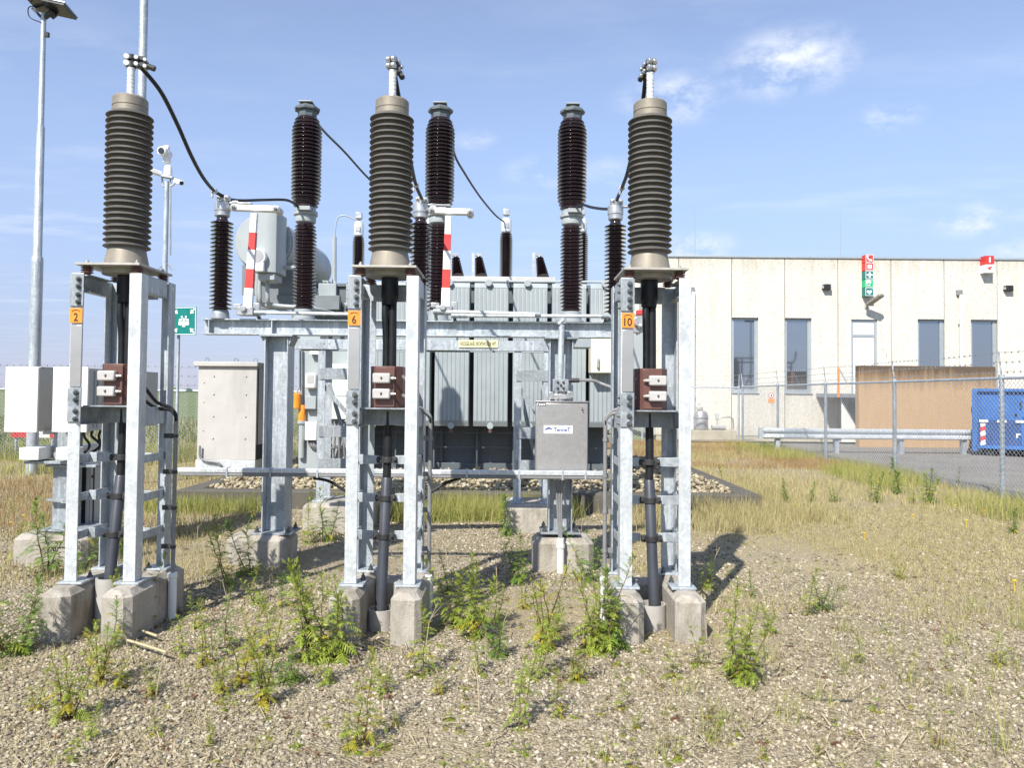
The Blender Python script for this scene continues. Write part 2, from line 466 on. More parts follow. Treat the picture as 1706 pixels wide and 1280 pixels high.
def asphalt():
    m, nt, b, out = node_mat('asphalt')
    v = objvec(nt, True)
    f = noise(nt, v, 60, 4, .7); g = noise(nt, v, .8, 5, .6)
    c = ramp(nt, f, [(.3, (.125,.112,.096)), (.7, (.25,.225,.19))])
    c = mix(nt, ramp(nt, g, [(.4, (0,0,0)), (.65, (.6,.6,.6))]), c, (.26, .245, .22))
    nt.links.new(c, b.inputs['Base Color']); b.inputs['Roughness'].default_value = .9
    bump(nt, b, f, .4, .006)
    M['asphalt'] = m
asphalt()
simple('kerb_concrete', (.40, .36, .27), .9, 0, .15, 3, dirt=.4, bumps=.3, wp=True)

# vegetation / pebbles: every small island gets its own tone
def island(name, stops, rough=.8, trans=0.0, spec=.2, patch=None):
    m, nt, b, out = node_mat(name)
    g = nt.nodes.new('ShaderNodeNewGeometry')
    c = ramp(nt, g.outputs['Random Per Island'], stops)
    if patch:
        f = ramp(nt, noise(nt, g.outputs['Position'], patch[1], 4, .6), [(.4, (0,0,0)), (.65, (patch[2],)*3)])
        c = mix(nt, f, c, patch[0])
    nt.links.new(c, b.inputs['Base Color']); b.inputs['Roughness'].default_value = rough
    b.inputs['Specular IOR Level'].default_value = spec
    if trans:
        t = nt.nodes.new('ShaderNodeBsdfTranslucent'); nt.links.new(c, t.inputs[0])
        mx = nt.nodes.new('ShaderNodeMixShader'); mx.inputs[0].default_value = trans
        nt.links.new(b.outputs[0], mx.inputs[1]); nt.links.new(t.outputs[0], mx.inputs[2]); nt.links.new(mx.outputs[0], out.inputs[0])
    M[name] = m
island('pebbles', [(0, (.115,.093,.062)), (.2, (.195,.163,.113)), (.5, (.29,.246,.175)), (.8, (.375,.325,.24)), (.95, (.46,.405,.31)), (1, (.57,.51,.41))], .85)
island('pit_stones', [(0, (.19,.155,.098)), (.4, (.32,.268,.175)), (1, (.44,.385,.27))], .85)
island('leaf', [(0, (.14,.215,.024)), (.5, (.235,.305,.040)), (1, (.40,.43,.07))], .55, .3, .3)
island('leaf_dark', [(0, (.085,.165,.026)), (.5, (.145,.235,.04)), (1, (.23,.32,.06))], .55, .28, .3)
island('leaf_yellow', [(0, (.20,.23,.03)), (.5, (.36,.33,.035)), (1, (.55,.42,.04))], .6, .3, .3)
island('leaf_brown', [(0, (.12,.06,.03)), (.5, (.22,.13,.06)), (1, (.28,.20,.08))], .8, .1, .2)
island('stem', [(0, (.10,.12,.04)), (1, (.16,.10,.05))], .7)
island('dry_grass', [(0, (.31,.255,.115)), (.4, (.44,.375,.185)), (.78, (.55,.48,.26)), (1, (.38,.38,.14))], .75, .3)
island('green_grass', [(0, (.21,.25,.06)), (.4, (.33,.335,.095)), (.75, (.46,.42,.16)), (1, (.27,.32,.08))], .7, .3)
island('field_blades', [(0, (.12,.17,.06)), (.5, (.18,.225,.08)), (1, (.28,.28,.12))], .7, .3)
island('brown_grass', [(0, (.30,.18,.09)), (.5, (.42,.28,.15)), (1, (.36,.27,.13))], .75, .3)
island('straw', [(0, (.34,.27,.15)), (1, (.52,.44,.29))], .8)
island('yellow_flower', [(0, (.75,.50,.02)), (1, (.85,.62,.03))], .6, .2)
island('red_weed', [(0, (.13,.035,.025)), (.6, (.20,.07,.04)), (1, (.10,.12,.04))], .7, .1)
# ------------------------------------------------------------------ cable termination towers
DL, DBK = 5.30, 5.84          # front face of front legs, rear face of rear legs
DAX = 5.57
TX = [P(211,440,DAX).x, P(650,440,DAX).x, P(1082,440,DAX).x]
ZB = .325                      # underside of base plates
def zz(py, Y, px=650): return P(px, py, Y).z
ZT = zz(459, DL)               # leg top
ZSH = zz(682, DL)              # shelf top
HW = .243

def shed_profile(z0, z1, n, rc, rs, taper=0.0, thick=.18, droop=.35):
    """core radius rc, shed radius rs, n sheds between z0 and z1 (bottom to top)"""
    p = (z1-z0)/n; out = []
    for i in range(n):
        a = z0+i*p
        k = 1.0
        if taper:
            t = (i+.5)/n; e = min(t, 1-t)
            k = 1-taper*max(0, 1-e/.12)
        rt = rc+(rs-rc)*k
        out += [(rc, a), (rc+.15*(rt-rc), a+p*.16), (rt-.004, a+p*.18), (rt, a+p*(.18+thick*.4)), (rt-.002, a+p*(.18+thick)), (rc+.2*(rt-rc), a+p*(.2+thick+droop)), (rc, a+p*.86)]
    return out

def make_stand(cx, label):
    t = thing('steel_stand', (cx, DAX, ZB), label, 'support stand', 'steel stands under the cable terminations')
    # legs : channels opening inwards
    for sx in (-1, 1):
        for back in (0, 1):
            b = MB()
            y0 = DL if not back else DBK-.115
            y1 = y0+.115
            xo = cx+sx*HW
            def bx(xa, xb, ya, yb, za, zb): b.box(min(xa,xb), max(xa,xb), ya, yb, za, zb)
            fa, fb = (y0, y0+.010) if not back else (y1-.010, y1)
            wa, wb = (y0+.010, y1-.012) if not back else (y0+.012, y1-.010)
            bx(xo, xo-sx*.010, wa, wb, ZB+.015, ZT)
            bx(xo, xo-sx*(.084 if not back else .100), fa, fb, ZB+.015, ZT)
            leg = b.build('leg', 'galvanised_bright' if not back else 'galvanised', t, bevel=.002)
            p = MB()
            xc = xo-sx*.05
            p.box(xc-.085, xc+.085, y0-.025, y1+.035, ZB-.002, ZB+.013)
            p.build('base_plate', 'galvanised', leg, bevel=.002)
            q = MB()
            q.hexbolt((xc-sx*.055, y1+.018 if not back else y0-.002, ZB+.013), .014, .03, 'z', 1)
            q.build('anchor_bolt', 'zinc_bolt', leg)
    # top frame and shelf frame
    for zt, h in ((ZT-.004, .11), (ZSH-.012, .11)):
        for sx in (-1, 1):
            b = MB()
            xi = cx+sx*(HW-.012); 
            b.box(min(xi, xi-sx*.008), max(xi, xi-sx*.008), DL+.118, DBK-.118, zt-h, zt)
            b.box(min(xi, xi-sx*.055), max(xi, xi-sx*.055), DL+.118, DBK-.118, zt, zt+.008)
            b.box(min(xi, xi-sx*.055), max(xi, xi-sx*.055), DL+.118, DBK-.118, zt-h-.008, zt-h)
            b.build('side_beam', 'galvanised', t, bevel=.0015)
    b = MB()
    b.box(cx-HW+.092, cx+HW-.092, DBK-.095, DBK-.085, ZT-.13, ZT-.01)
    b.box(cx-HW+.092, cx+HW-.092, DBK-.085, DBK-.03, ZT-.01, ZT-.002)
    b.build('rear_beam', 'galvanised', t, bevel=.0015)
    s = MB()
    s.box(cx-HW+.07, cx+HW-.07, DL+.05, DBK-.12, ZSH-.003, ZSH+.006)
    s.box(cx-HW+.072, cx+HW-.072, DL+.24, DL+.248, ZSH-.12, ZSH-.004)
    s.box(cx-HW+.092, cx+HW-.092, DBK-.12, DBK-.112, ZSH-.12, ZSH-.004)
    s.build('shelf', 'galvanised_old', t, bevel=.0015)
    # side rungs with brackets
    for py in (766, 829, 891):
        z = zz(py, DAX)
        for sx in (-1, 1):
            b = MB()
            xi = cx+sx*(HW-.014)
            b.box(min(xi, xi-sx*.008), max(xi, xi-sx*.008), DL+.02, DBK-.02, z-.028, z+.028)
            ya = DAX-.02
            # tapered bracket plate reaching to the pipe clamp
            xa, xb = xi-sx*.008, cx+sx*.06
            b.prism([(xa, z-.034), (xb, z-.030), (xb, z+.030), (xa, z+.036)] if sx > 0 else [(xa, z-.034), (xa, z+.036), (xb, z+.030), (xb, z-.030)], 'y', ya, ya+.008)
            b.hexbolt((xi-sx*.008, DL+.30, z), .009, .014, 'x', -sx)
            b.build('rung', 'galvanised', t, bevel=.0015)
    # bolted splice plates on the left front leg
    xl0, xl1 = cx-HW+.004, cx-HW+.088
    for pa, pb, pys in ((461, 515, (470, 482, 496, 508)), (651, 708, (659, 671, 690, 703))):
        b = MB()
        b.box(xl0-.006, xl1+.004, DL-.012, DL-.001, zz(pb, DL), zz(pa, DL))
        pl = b.build('splice_plate', 'galvanised_old', t, bevel=.002)
        for py in pys:
            q = MB(); q.hexbolt((cx-HW+.058, DL-.012, zz(py, DL)), .013, .022); q.build('splice_bolt', 'zinc_bolt', pl)
            q = MB(); q.hexbolt((cx-HW-.001, DL+.05, zz(py, DL)), .010, .014, 'x', -1); q.build('splice_bolt', 'zinc_bolt', pl)
    b = MB()
    b.box(xl0+.004, xl1-.002, DL-.008, DL-.001, zz(650, DL)+.002, zz(546, DL)-.002)
    b.build('cover_strip', 'strip_satin', t, bevel=.003)
    return t

NUMS = ['2', '6', '10']
WHERE = ['left', 'middle', 'right']
stand_labels = ['galvanised four-legged steel stand with orange number plate 2, beside the pale control boxes',
                'galvanised four-legged steel stand with orange number plate 6, in front of the transformer',
                'galvanised four-legged steel stand with orange number plate 10, in front of the concrete building']
stands = [make_stand(TX[1], stand_labels[1])]
for i in (0, 2):
    s = copy_tree(stands[0]); s.location.x = TX[i]; s['label'] = stand_labels[i]; stands.append(s)
stands = [stands[1], stands[0], stands[2]]
for i in range(3):
    cx = TX[i]
    t = thing('number_plate', (cx-HW+.046, DL-.013, zz(531, DL)), 'orange plate numbered %s with a small arc, on the %s steel stand' % (NUMS[i], WHERE[i]), 'number plate', 'orange number plates')
    z = zz(531, DL)
    b = MB(); b.box(cx-HW+.002, cx-HW+.090, DL-.016, DL-.0125, z-.050, z+.052)
    b.build('plate', 'orange_plate', t, bevel=.001)
    b = MB(); text_to(b, NUMS[i], (cx-HW+.046, DL-.0172, z-.010), .055 if i == 2 else .030, .058)
    arc = [(cx-HW+.046+.026*math.cos(a), DL-.0172, z+.027+.012*math.sin(a)) for a in [PI*k/10 for k in range(11)]]
    b.tube(arc, .0022, 6)
    b.build('digits', 'dark_print', t, smooth=False)

# --- insulators (cable sealing ends)
ZPL = zz(444, DL)             # mounting plate
def make_termination(cx, label):
    t = thing('cable_termination', (cx, DAX, ZPL), label, 'cable termination', 'grey ribbed cable terminations on the steel stands')
    b = MB()
    b.box(cx-.225, cx+.225, DAX-.27, DAX+.25, ZPL-.006, ZPL+.010)
    b.lathe((cx, DAX, 0), [(.16, ZPL-.04), (.16, ZPL-.006)], 24)
    pl = b.build('mounting_plate', 'plate_weathered', t, bevel=.002)
    for sx in (-1, 1):
        for yy in (DAX-.20, DAX+.20):
            q = MB(); x = cx+sx*.175
            zb = ZT; h = ZPL-.006-zb
            pr = [(.024, zb)]
            for k in range(3):
                a = zb+h*(.12+.28*k)
                pr += [(.026, a), (.041, a+h*.06), (.041, a+h*.14), (.026, a+h*.22)]
            pr += [(.026, zb+h)]
            q.lathe((x, yy, 0), pr, 16)
            q.build('support_insulator', 'brown_resin', t)
            r = MB(); r.hexbolt((x, yy, ZPL+.010), .013, .022, 'z', 1); r.build('nut', 'plate_weathered', t)
    z0 = zz(419, DAX); z1 = zz(193, DAX)
    b = MB()
    b.lathe((cx, DAX, 0), [(.158, ZPL+.010), (.160, ZPL+.022), (.150, ZPL+.030), (.146, ZPL+.06), (.134, z0-.035), (.130, z0-.012), (.122, z0+.004)], 40)
    b.build('base_flange', 'cast_metal', t)
    b = MB(); b.lathe((cx, DAX, 0), shed_profile(z0, z1, 23, .128, .160, thick=.17, droop=.42)+[(.118, z1)], 56)
    b.build('ribbed_insulator', 'silicone', t, ang=50)
    z2 = zz(168, DAX)
    b = MB(); b.lathe((cx, DAX, 0), [(.121, z1-.012), (.121, z1+.030), (.117, z1+.034), (.117, z1+.037), (.121, z1+.041), (.121, z2-.012), (.112, z2), (.03, z2+.003)], 44)
    for k in range(8):
        a = PI*k/4+.3; b.hexbolt((cx+.095*math.cos(a), DAX+.095*math.sin(a), z2), .007, .010, 'z', 1)
    b.build('cap', 'cast_metal', t)
    z3 = zz(116, DAX)
    b = MB(); b.lathe((cx, DAX, 0), [(.034, z2+.002), (.030, z2+.03), (.0268, z2+.05), (.0268, z3-.02), (.029, z3-.018), (.029, z3)], 20)
    st = b.build('terminal_stem', 'white_metal', t)
    b = MB()
    for py in (131, 137, 143, 150, 157):
        z = zz(py, DAX); b.lathe((cx, DAX, 0), [(.0275, z-.0012), (.0275, z+.0012)], 20)
    b.build('tick_marks', 'pvc_grey', st)
    return t
term_labels = ['grey ribbed cable termination on the stand numbered 2', 'grey ribbed cable termination on the stand numbered 6', 'grey ribbed cable termination on the stand numbered 10']
term0 = make_termination(TX[1], term_labels[1])
terms = {1: term0}
for i in (0, 2):
    c = copy_tree(term0); c.location.x = TX[i]; c['label'] = term_labels[i]; terms[i] = c
# clamps at the top, turned towards each cable
ZC0 = zz(116, DAX)
def make_clamp(cx, ang, label):
    t = thing('cable_clamp', (cx, DAX, ZC0), label, 'clamp', 'bolted clamps on the termination stems')
    Mr = Matrix.Rotation(ang, 3, 'Z'); c = Vector((cx, DAX, ZC0))
    def W(x, y, z): return c + Mr @ Vector((x, y, z))
    b = MB()
    b.obox(W(.045, 0, .024), (.12, .040, .036), Mr); b.obox(W(.040, 0, .070), (.11, .040, .034), Mr)
    b.cyl(W(0, 0, -.006), W(0, 0, .040), .034, 16); b.cyl(W(0, 0, .052), W(0, 0, .092), .033, 16); b.cyl(W(.01, 0, .03), W(.01, 0, .06), .022, 12)
    b.cyl(W(.10, 0, .026), W(.165, 0, .004), .021, 14)
    b.build('clamp_body', 'dark_steel', t, bevel=.006)
    for z in (.022, .070):
        for y in (-1, 1):
            for xq, rq, y0q, y1q, dz in ((-.026, .0225, .004, .034, 0), (.040, .0165, .017, .038, -.002), (.098, .0145, .014, .034, -.012)):
                q = MB(); q.cyl(W(xq, y*y0q, z+dz), W(xq, y*y1q, z+dz), rq, 14)
                q.build('bolt_head', 'clamp_metal', t, bevel=.003)
    return t
make_clamp(TX[0], R(12), 'bolted cable clamp atop the termination numbered 2, nearest the lamp posts')
make_clamp(TX[1], R(72), 'bolted cable clamp atop the termination numbered 6, pointing backwards')
make_clamp(TX[2], R(108), 'bolted cable clamp atop the termination numbered 10, right of the others')

# --- black cables and pipes below each termination
pipe_end = [(182, 966), (634, 1018), (1090, 1010)]
flex_side = [1, 1, -1]
for i in range(3):
    cx = TX[i]
    t = thing('power_cable', (cx, DAX, ZPL-.04), 'thick black power cable dropping into a grey pipe inside the %s steel stand' % WHERE[i], 'power cable', 'power cables under the terminations')
    zb = ZSH+.28
    b = MB()
    b.tube(spline([(cx, DAX, ZPL-.03), (cx, DAX, ZPL-.18), (cx-.004, DAX, ZPL-.24)], 6), [.062]*7+[.056]*5+[.046], 14)
    b.build('stress_cone', 'rubber', t)
    b = MB()
    b.tube(spline([(cx-.026, DAX, ZPL-.10), (cx-.030, DAX-.02, ZPL-.30), (cx-.022, DAX, zb+.20), (cx-.022, DAX, ZSH+.1)], 6), .024, 12)
    b.tube(spline([(cx+.020, DAX+.01, ZPL-.22), (cx+.022, DAX+.01, zb+.1), (cx+.022, DAX+.01, ZSH+.1)], 6), .031, 12)
    b.build('upper_cable', 'rubber', t)
    e = P(pipe_end[i][0], pipe_end[i][1], DAX-.12)
    zm = zz(800, DAX)
    top = Vector((cx, DAX, ZSH+.02)); mid = Vector((cx*.85+e.x*.15, DAX-.01, zm+.02))
    b = MB(); b.tube(spline([top, (top+mid)/2+Vector((.004,0,0)), mid], 6), .030, 14); b.build('lower_cable', 'rubber', t)
    b = MB(); b.tube([mid, mid+Vector((0,0,-.012)), e+Vector((0,0,-.03))], [.034, .0385, .0385], 18); b.build('duct_pipe', 'dark_pipe', t)
    for py in (766, 829, 891):
        z = zz(py, DAX); f = max(0, (mid.z-z)/(mid.z-e.z)); c = mid.lerp(e, f) if f > 0 else Vector((cx*.9+mid.x*.1, DAX-.01, z))
        q = MB(); q.cyl((c.x, c.y, z-.020), (c.x, c.y, z+.020), .047, 16)
        for sx in (-1, 1):
            q.cbox((c.x+sx*.055, c.y, z), (.035, .05, .045)); q.hexbolt((c.x+sx*.062, c.y-.025, z), .009, .016)
        q.build('pipe_clamp', 'dark_steel', t, bevel=.003)
    # brown box with two small grey covers on the shelf
    t = thing('sensor_box', (cx, DL+.16, ZSH+.006), 'brown resin sensor box with two grey covers on the shelf of the %s steel stand' % WHERE[i], 'sensor box', 'brown sensor boxes around the cables')
    z0, z1 = ZSH+.006, zz(610, DL+.1)
    b = MB()
    for (xa, xb, ya) in ((-.10, .10, .125),):
        b.prism([(cx-.115, DL+.19), (cx-.065, DL+.125), (cx+.065, DL+.125), (cx+.115, DL+.19), (cx+.115, DL+.36), (cx-.115, DL+.36)], 'z', z0, z1)
    body = b.build('housing', 'brown_resin', t, bevel=.004)
    b = MB(); b.box(cx-.066, cx+.066, DL+.118, DL+.124, z0+.01, z1-.012); b.build('front_panel', 'brown_resin', t, bevel=.002)
    dx = {0: -.03, 1: -.02, 2: .03}[i]
    for pa, pb in ((622, 639), (648, 665)):
        za, zb2 = zz(pb, DL+.1), zz(pa, DL+.1)
        b = MB(); b.box(cx+dx-.062, cx+dx+.062, DL+.07, DL+.118, za, zb2)
        cv = b.build('cover', 'box_grey', t, bevel=.010)
        q = MB(); q.box(cx+dx-.003, cx+dx+.003, DL+.0665, DL+.070, (za+zb2)/2-.010, (za+zb2)/2+.010); q.sphere((cx+dx, DL+.068, (za+zb2)/2+.004), .008); q.build('latch', 'zinc_bolt', cv)
        s = -1 if i == 2 else 1
        zc = (za+zb2)/2
        q = MB(); q.cyl((cx+dx+s*.062, DL+.095, zc), (cx+dx+s*.085, DL+.095, zc), .011, 10); q.cyl((cx+dx+s*.085, DL+.095, zc), (cx+dx+s*.10, DL+.095, zc), .007, 8); q.build('cable_gland', 'box_grey', cv)
    # conduit riser
    s = flex_side[i]
    px = {0: 291, 1: 716, 2: 1008}[i]
    yc = DAX+.10
    xr = P(px, 800, yc).x
    t = thing('conduit_riser', (xr, yc, .0), {0: 'grey conduit riser with a bent black hose, right of the stand numbered 2', 1: 'grey conduit riser right of the stand numbered 6', 2: 'straight grey conduit riser left of the stand numbered 10'}[i], 'conduit', 'conduit risers beside the stands')
    ztop = zz(694, yc)
    b = MB(); b.tube([(xr, yc, .06), (xr, yc, ztop-.05)], .015, 12)
    b.build('riser_pipe', 'pvc_grey', t)
    b = MB(); b.lathe((xr, yc, 0), [(.030, -.12), (.030, .28), (.034, .285), (.034, .31), (.026, .32)], 16); b.build('ground_sleeve', 'pvc_white', t)
    b = MB()
    for dz in (0, .045):
        b.tube(spline([(xr, yc, ztop-.06), (xr-s*.004, yc, ztop-.01+dz*.3), (xr-s*.05, yc, ztop+.035+dz*.4), (xr-s*.12, yc-.05, ztop+.045+dz), (cx+s*(HW-.03), yc-.22, ztop+.10+dz*2.0), (cx+s*.12, DL+.12, ZSH+.10+dz*3)], 7), .0125, 10)
    b.build('hose', 'pvc_grey' if i else 'rubber', t)
    for py in (730, 790, 850, 915):
        b = MB(); z = zz(py, yc); b.lathe((xr, yc, 0), [(.019, z-.012), (.019, z+.012)], 12); b.box(min(xr, cx+s*HW), max(xr, cx+s*HW), yc+.017, yc+.022, z-.018, z+.018)
        b.build('pipe_bracket', 'dark_steel' if i == 0 else 'pvc_grey', t)
    # footing
    t = thing('tower_footing', (cx, DAX, -.25), 'weathered pair of concrete footing blocks under the %s steel stand' % WHERE[i], 'footing', 'concrete footings of the stands')
    for s2 in (-1, 1):
        b = MB(); x0, x1 = cx+s2*.205-.103, cx+s2*.205+.103
        yb = DBK+.14; yf = DL-.20; zt = .322
        b.footing(x0, x1, yf, yb, -.3, zt, .042)
        rough(b.build('concrete_block', 'concrete', t))
    b = MB(); b.box(cx-.101, cx+.101, DBK-.12, DBK+.13, -.3, .25); b.build('cross_block', 'concrete', t, bevel=.008)
    b = MB()
    dxp = e.x-cx
    ring = []
    xm = max(-.012, min(.012, dxp))
    b.lathe((cx+xm, DL+.16, 0), [(.092, -.2), (.092, e.z+.015), (.080, e.z+.015), (.080, -.15)], 24)
    b.build('duct_sleeve', 'duct_grey', t)
# ------------------------------------------------------------------ disconnector beam
YB = 7.5
zb0, zb1 = P(700, 561, YB).z, P(700, 535, YB).z
xL, xR = P(341, 545, YB).x, P(1046, 545, YB).x
t = thing('disconnector_gantry', ((xL+xR)/2, YB, .3), 'long galvanised I-beam on two H-columns behind the stands', 'steel gantry')
b = MB()
h = zb1-zb0
b.box(xL, xR, YB-.07, YB+.07, zb1-.012, zb1); b.box(xL, xR, YB-.07, YB+.07, zb0, zb0+.012); b.box(xL, xR, YB-.006, YB+.006, zb0+.012, zb1-.012)
for px in (352, 456, 700, 933, 1020):
    x = P(px, 545, YB).x; b.box(x-.005, x+.005, YB-.066, YB-.006, zb0+.012, zb1-.012)
for px in (372, 386, 690, 1005):
    x = P(px, 549, YB).x; b.cyl((x, YB-.006, zb0+.07), (x, YB-.014, zb0+.07), .007, 8)
b.build('beam', 'galvanised', t, bevel=.002)
for px, ftop in ((463, 887), (933, 886)):
    x = P(px, 750, YB).x; zf = P(px, ftop, YB).z
    b = MB()
    b.box(x-.115, x-.103, YB-.11, YB+.11, zf+.018, zb0-.02); b.box(x+.103, x+.115, YB-.11, YB+.11, zf+.018, zb0-.02)
    b.box(x-.103, x+.103, YB-.006, YB+.006, zf+.018, zb0-.02)
    c = b.build('column', 'galvanised', t, bevel=.002)
    b = MB(); b.box(x-.16, x+.16, YB-.14, YB+.14, zb0-.020, zb0-.004)
    for s in (-1, 1): b.prism([(x+s*.115, zb0-.02), (x+s*.155, zb0-.02), (x+s*.115, zb0-.11)], 'y', YB-.10, YB+.10)
    b.build('head_plate', 'galvanised_old', c, bevel=.002)
    b = MB(); b.box(x-.19, x+.19, YB-.17, YB+.17, zf, zf+.018)
    b.build('base_plate', 'galvanised_old', c, bevel=.002)
    b = MB()
    for sx in (-1, 1):
        for sy in (-1, 1): b.hexbolt((x+sx*.15, YB+sy*.12, zf+.018), .018, .04, 'z', 1)
    b.build('anchor_bolts', 'zinc_bolt', c)
for px, lab, w in ((440, 'low concrete footing under the left H-column, among weeds', .62), (938, 'low concrete footing with a white drain pipe, under the steel cabinet', .62)):
    x = P(px, 890, YB).x; zf = P(463, 887, YB).z
    b = MB(); b.footing(x-.30, x+.28, YB-.22, YB+.22, -.3, zf-.002, .05)
    tag(rough(b.build('column_footing', 'concrete', None, at=(x, YB, -.3))), lab, 'footing', 'concrete footings of the gantry')

# post insulators on the beam
def make_post(x, label):
    t = thing('post_insulator', (x, YB, zb1), label, 'insulator', 'thin brown post insulators on the gantry beam')
    z1 = zb1+.09; z2 = P(369, 362, YB).z; z3 = P(369, 337, YB).z
    b = MB(); b.lathe((x, YB, 0), [(.10, zb1), (.10, zb1+.012), (.085, zb1+.016), (.08, z1-.02), (.072, z1)], 24); b.build('base', 'galvanised_old', t)
    b = MB(); b.lathe((x, YB, 0), [(.062, z1-.002)]+shed_profile(z1+.005, z2-.03, 22, .060, .108, thick=.12, droop=.3)+[(.052, z2-.02), (.052, z2+.04)], 32); b.build('sheds', 'porcelain_dark', t, ang=50)
    b = MB(); b.lathe((x, YB, 0), [(.060, z2), (.072, z2+.012), (.072, z2+.055), (.078, z2+.060), (.078, z3-.010), (.070, z3), (.02, z3+.004)], 24); b.build('cap', 'clamp_metal', t)
    b = MB(); b.cbox((x+.01, YB, z3+.035), (.12, .07, .05)); b.hexbolt((x-.03, YB-.035, z3+.035), .014, .025); b.hexbolt((x+.05, YB-.035, z3+.035), .014, .025); b.cbox((x+.14, YB, z3-.01), (.30, .05, .014))
    b.build('terminal_clamp', 'clamp_metal', t, bevel=.004)
    return t, z3
PX = [P(369, 430, YB).x, P(700, 430, YB).x, P(1025, 430, YB).x]
post_labels = ['thin brown post insulator at the left end of the gantry beam', 'thin brown post insulator right behind the middle termination', 'thin brown post insulator just left of the termination numbered 10']
p0, ZPC = make_post(PX[0], post_labels[0])
for i in (1, 2):
    c = copy_tree(p0); c.location.x = PX[i]; c['label'] = post_labels[i]

# striped earthing arms with white cross tube
def striped_arm(pxb, pyb, pxt, pyt, xa, xb, pya, label, lab2):
    Y = YB-.05
    B = P(pxb, pyb, Y); T = P(pxt, pyt, Y)
    t = thing('earthing_arm', (B.x, Y, zb1), label, 'switch arm', 'red and white switch arms')
    b = MB(); d = T-B; n = 4
    bands = [(0, .40, 1), (.24, .24, 0)]
    cuts = [(0, .27, 0), (.27, .51, 1), (.51, .74, 0), (.74, 1.0, 1)] if False else None
    seq = [(0, .235, 0), (.235, .475, 1), (.475, .735, 0), (.735, .985, 1)]
    # from the base: white, red, white, red, white
    cutp = [0.0, .22, .42, .62, .80, 1.0]; cols = [0, 1, 0, 1, 0]
    for k in range(5):
        b.mat(cols[k]); b.bar(B+d*cutp[k], B+d*cutp[k+1], .082-.006*k, .05, (0,1,0))
    b.build('striped_blade', ['white_paint', 'red_paint'], t, smooth=False)
    b = MB(); b.cbox((B.x-.01, Y, B.z-.02), (.16, .13, .08)); b.cyl((B.x-.02, Y-.09, B.z), (B.x-.02, Y+.09, B.z), .03, 14); b.cbox((B.x-.10, Y, B.z+.03), (.08, .05, .05)); b.cbox((B.x+.09, Y, B.z-.0), (.06, .05, .13))
    b.build('hinge', 'clamp_metal', t, bevel=.006)
    A = P(xa, pya, YB); C = P(xb, pya+3, YB)
    t2 = thing('contact_tube', ((A.x+C.x)/2, YB, A.z-.035), lab2, 'contact tube', 'white contact tubes')
    b = MB(); b.bar(A, C, .065, .062); b.build('tube', 'white_paint', t2, bevel=.012)
    b = MB(); 
    for f in (.06, .93): 
        q = A.lerp(C, f); b.hexbolt((q.x, YB-.033, q.z), .022, .03)
    b.cyl(C+Vector((-.03, .033, 0)), C+Vector((-.03, .12, 0)), .035, 14); b.bar(A+Vector((.04, 0, .03)), A+Vector((.04, .0, .065)), .06, .05)
    b.build('contact_fittings', 'clamp_metal', t2, bevel=.003)
striped_arm(413, 516, 424, 356, 386, 466, 346, 'red and white striped switch arm in front of the round oil tank', 'white horizontal contact tube above the left striped arm')
striped_arm(742, 514, 747, 360, 715, 788, 351, 'red and white striped switch arm just right of the middle insulators', 'white horizontal contact tube above the right striped arm')

# operating rods along the beam
Yr = YB-.10
for a, bb, r, lab in (((424, 521), (612, 524), .017, 'pale operating rod over the beam, left of the stand numbered 6'), ((722, 519), (900, 524), .020, 'upper pale operating rod over the beam, right of the stand numbered 6'), ((752, 526), (1015, 527), .018, 'lower pale operating rod over the beam, right of the stand numbered 6')):
    A = P(a[0], a[1], Yr); B = P(bb[0], bb[1], Yr)
    t = thing('operating_rod', A, lab, 'operating rod', 'operating rods above the beam')
    b = MB(); b.tube([A, B], r, 12); b.build('rod', 'galvanised_bright', t)
    for f0, f1, f, k in ((0, .10, .02, 1.35), (.95, 1, .98, 1.5)):
        b = MB(); b.tube([A.lerp(B, f0), A.lerp(B, f1)], r*k, 12)
        q = A.lerp(B, f); b.bar(q, Vector((q.x, YB, zb1)), .03, .02)
        b.build('rod_end', 'galvanised_old', t)

# small switch crank beside the beam's right end
t = thing('switch_crank', P(1064, 545, YB), 'small grey crank with a red cap seen inside the stand numbered 10', 'crank')
c = P(1062, 540, YB)
b = MB(); b.bar(P(1046, 520, YB), P(1068, 555, YB), .09, .05, (0,1,0)); b.cyl(c+Vector((0,-.08,.02)), c+Vector((0,.08,.02)), .05, 14); b.hexbolt(c+Vector((.02,-.08,-.03)), .02, .03); b.bar(P(1040, 548, YB), P(1064, 548, YB), .08, .08); b.build('crank_arm', 'clamp_metal', t, bevel=.004)
b = MB(); b.cbox(P(1066, 521, YB-.05), (.07, .06, .05)); b.build('cap', 'red_paint', t, bevel=.008)

# drive shaft and stainless drive cabinet
Yc = 7.22
t = thing('drive_cabinet', P(935, 787, Yc), 'stainless steel cabinet with a white company sticker, in front of the right H-column', 'switch cabinet')
A = P(893, 670, Yc); B = P(979, 787, Yc)
b = MB(); b.box(A.x, B.x, Yc, Yc+.20, B.z, A.z); body = b.build('body', 'stainless', t, bevel=.004)
b = MB(); b.box(A.x+.006, B.x-.006, Yc-.018, Yc-.002, B.z+.008, A.z-.010); door = b.build('door', 'stainless', t, bevel=.004)
b = MB(); b.box(A.x-.006, B.x+.006, Yc-.025, Yc+.205, A.z+.001, A.z+.010); b.build('lid', 'stainless', t, bevel=.002)
b = MB(); p = P(903, 674, Yc-.02); b.box(p.x-.035, p.x+.035, Yc-.0225, Yc-.019, p.z-.010, p.z+.010); 
b.mat(1)
for k in (-1, 0, 1): b.box(p.x+k*.021-.008, p.x+k*.021+.008, Yc-.0245, Yc-.023, p.z-.007, p.z+.007)
b.build('rating_plate', ['black_print', 'sticker_white'], door)
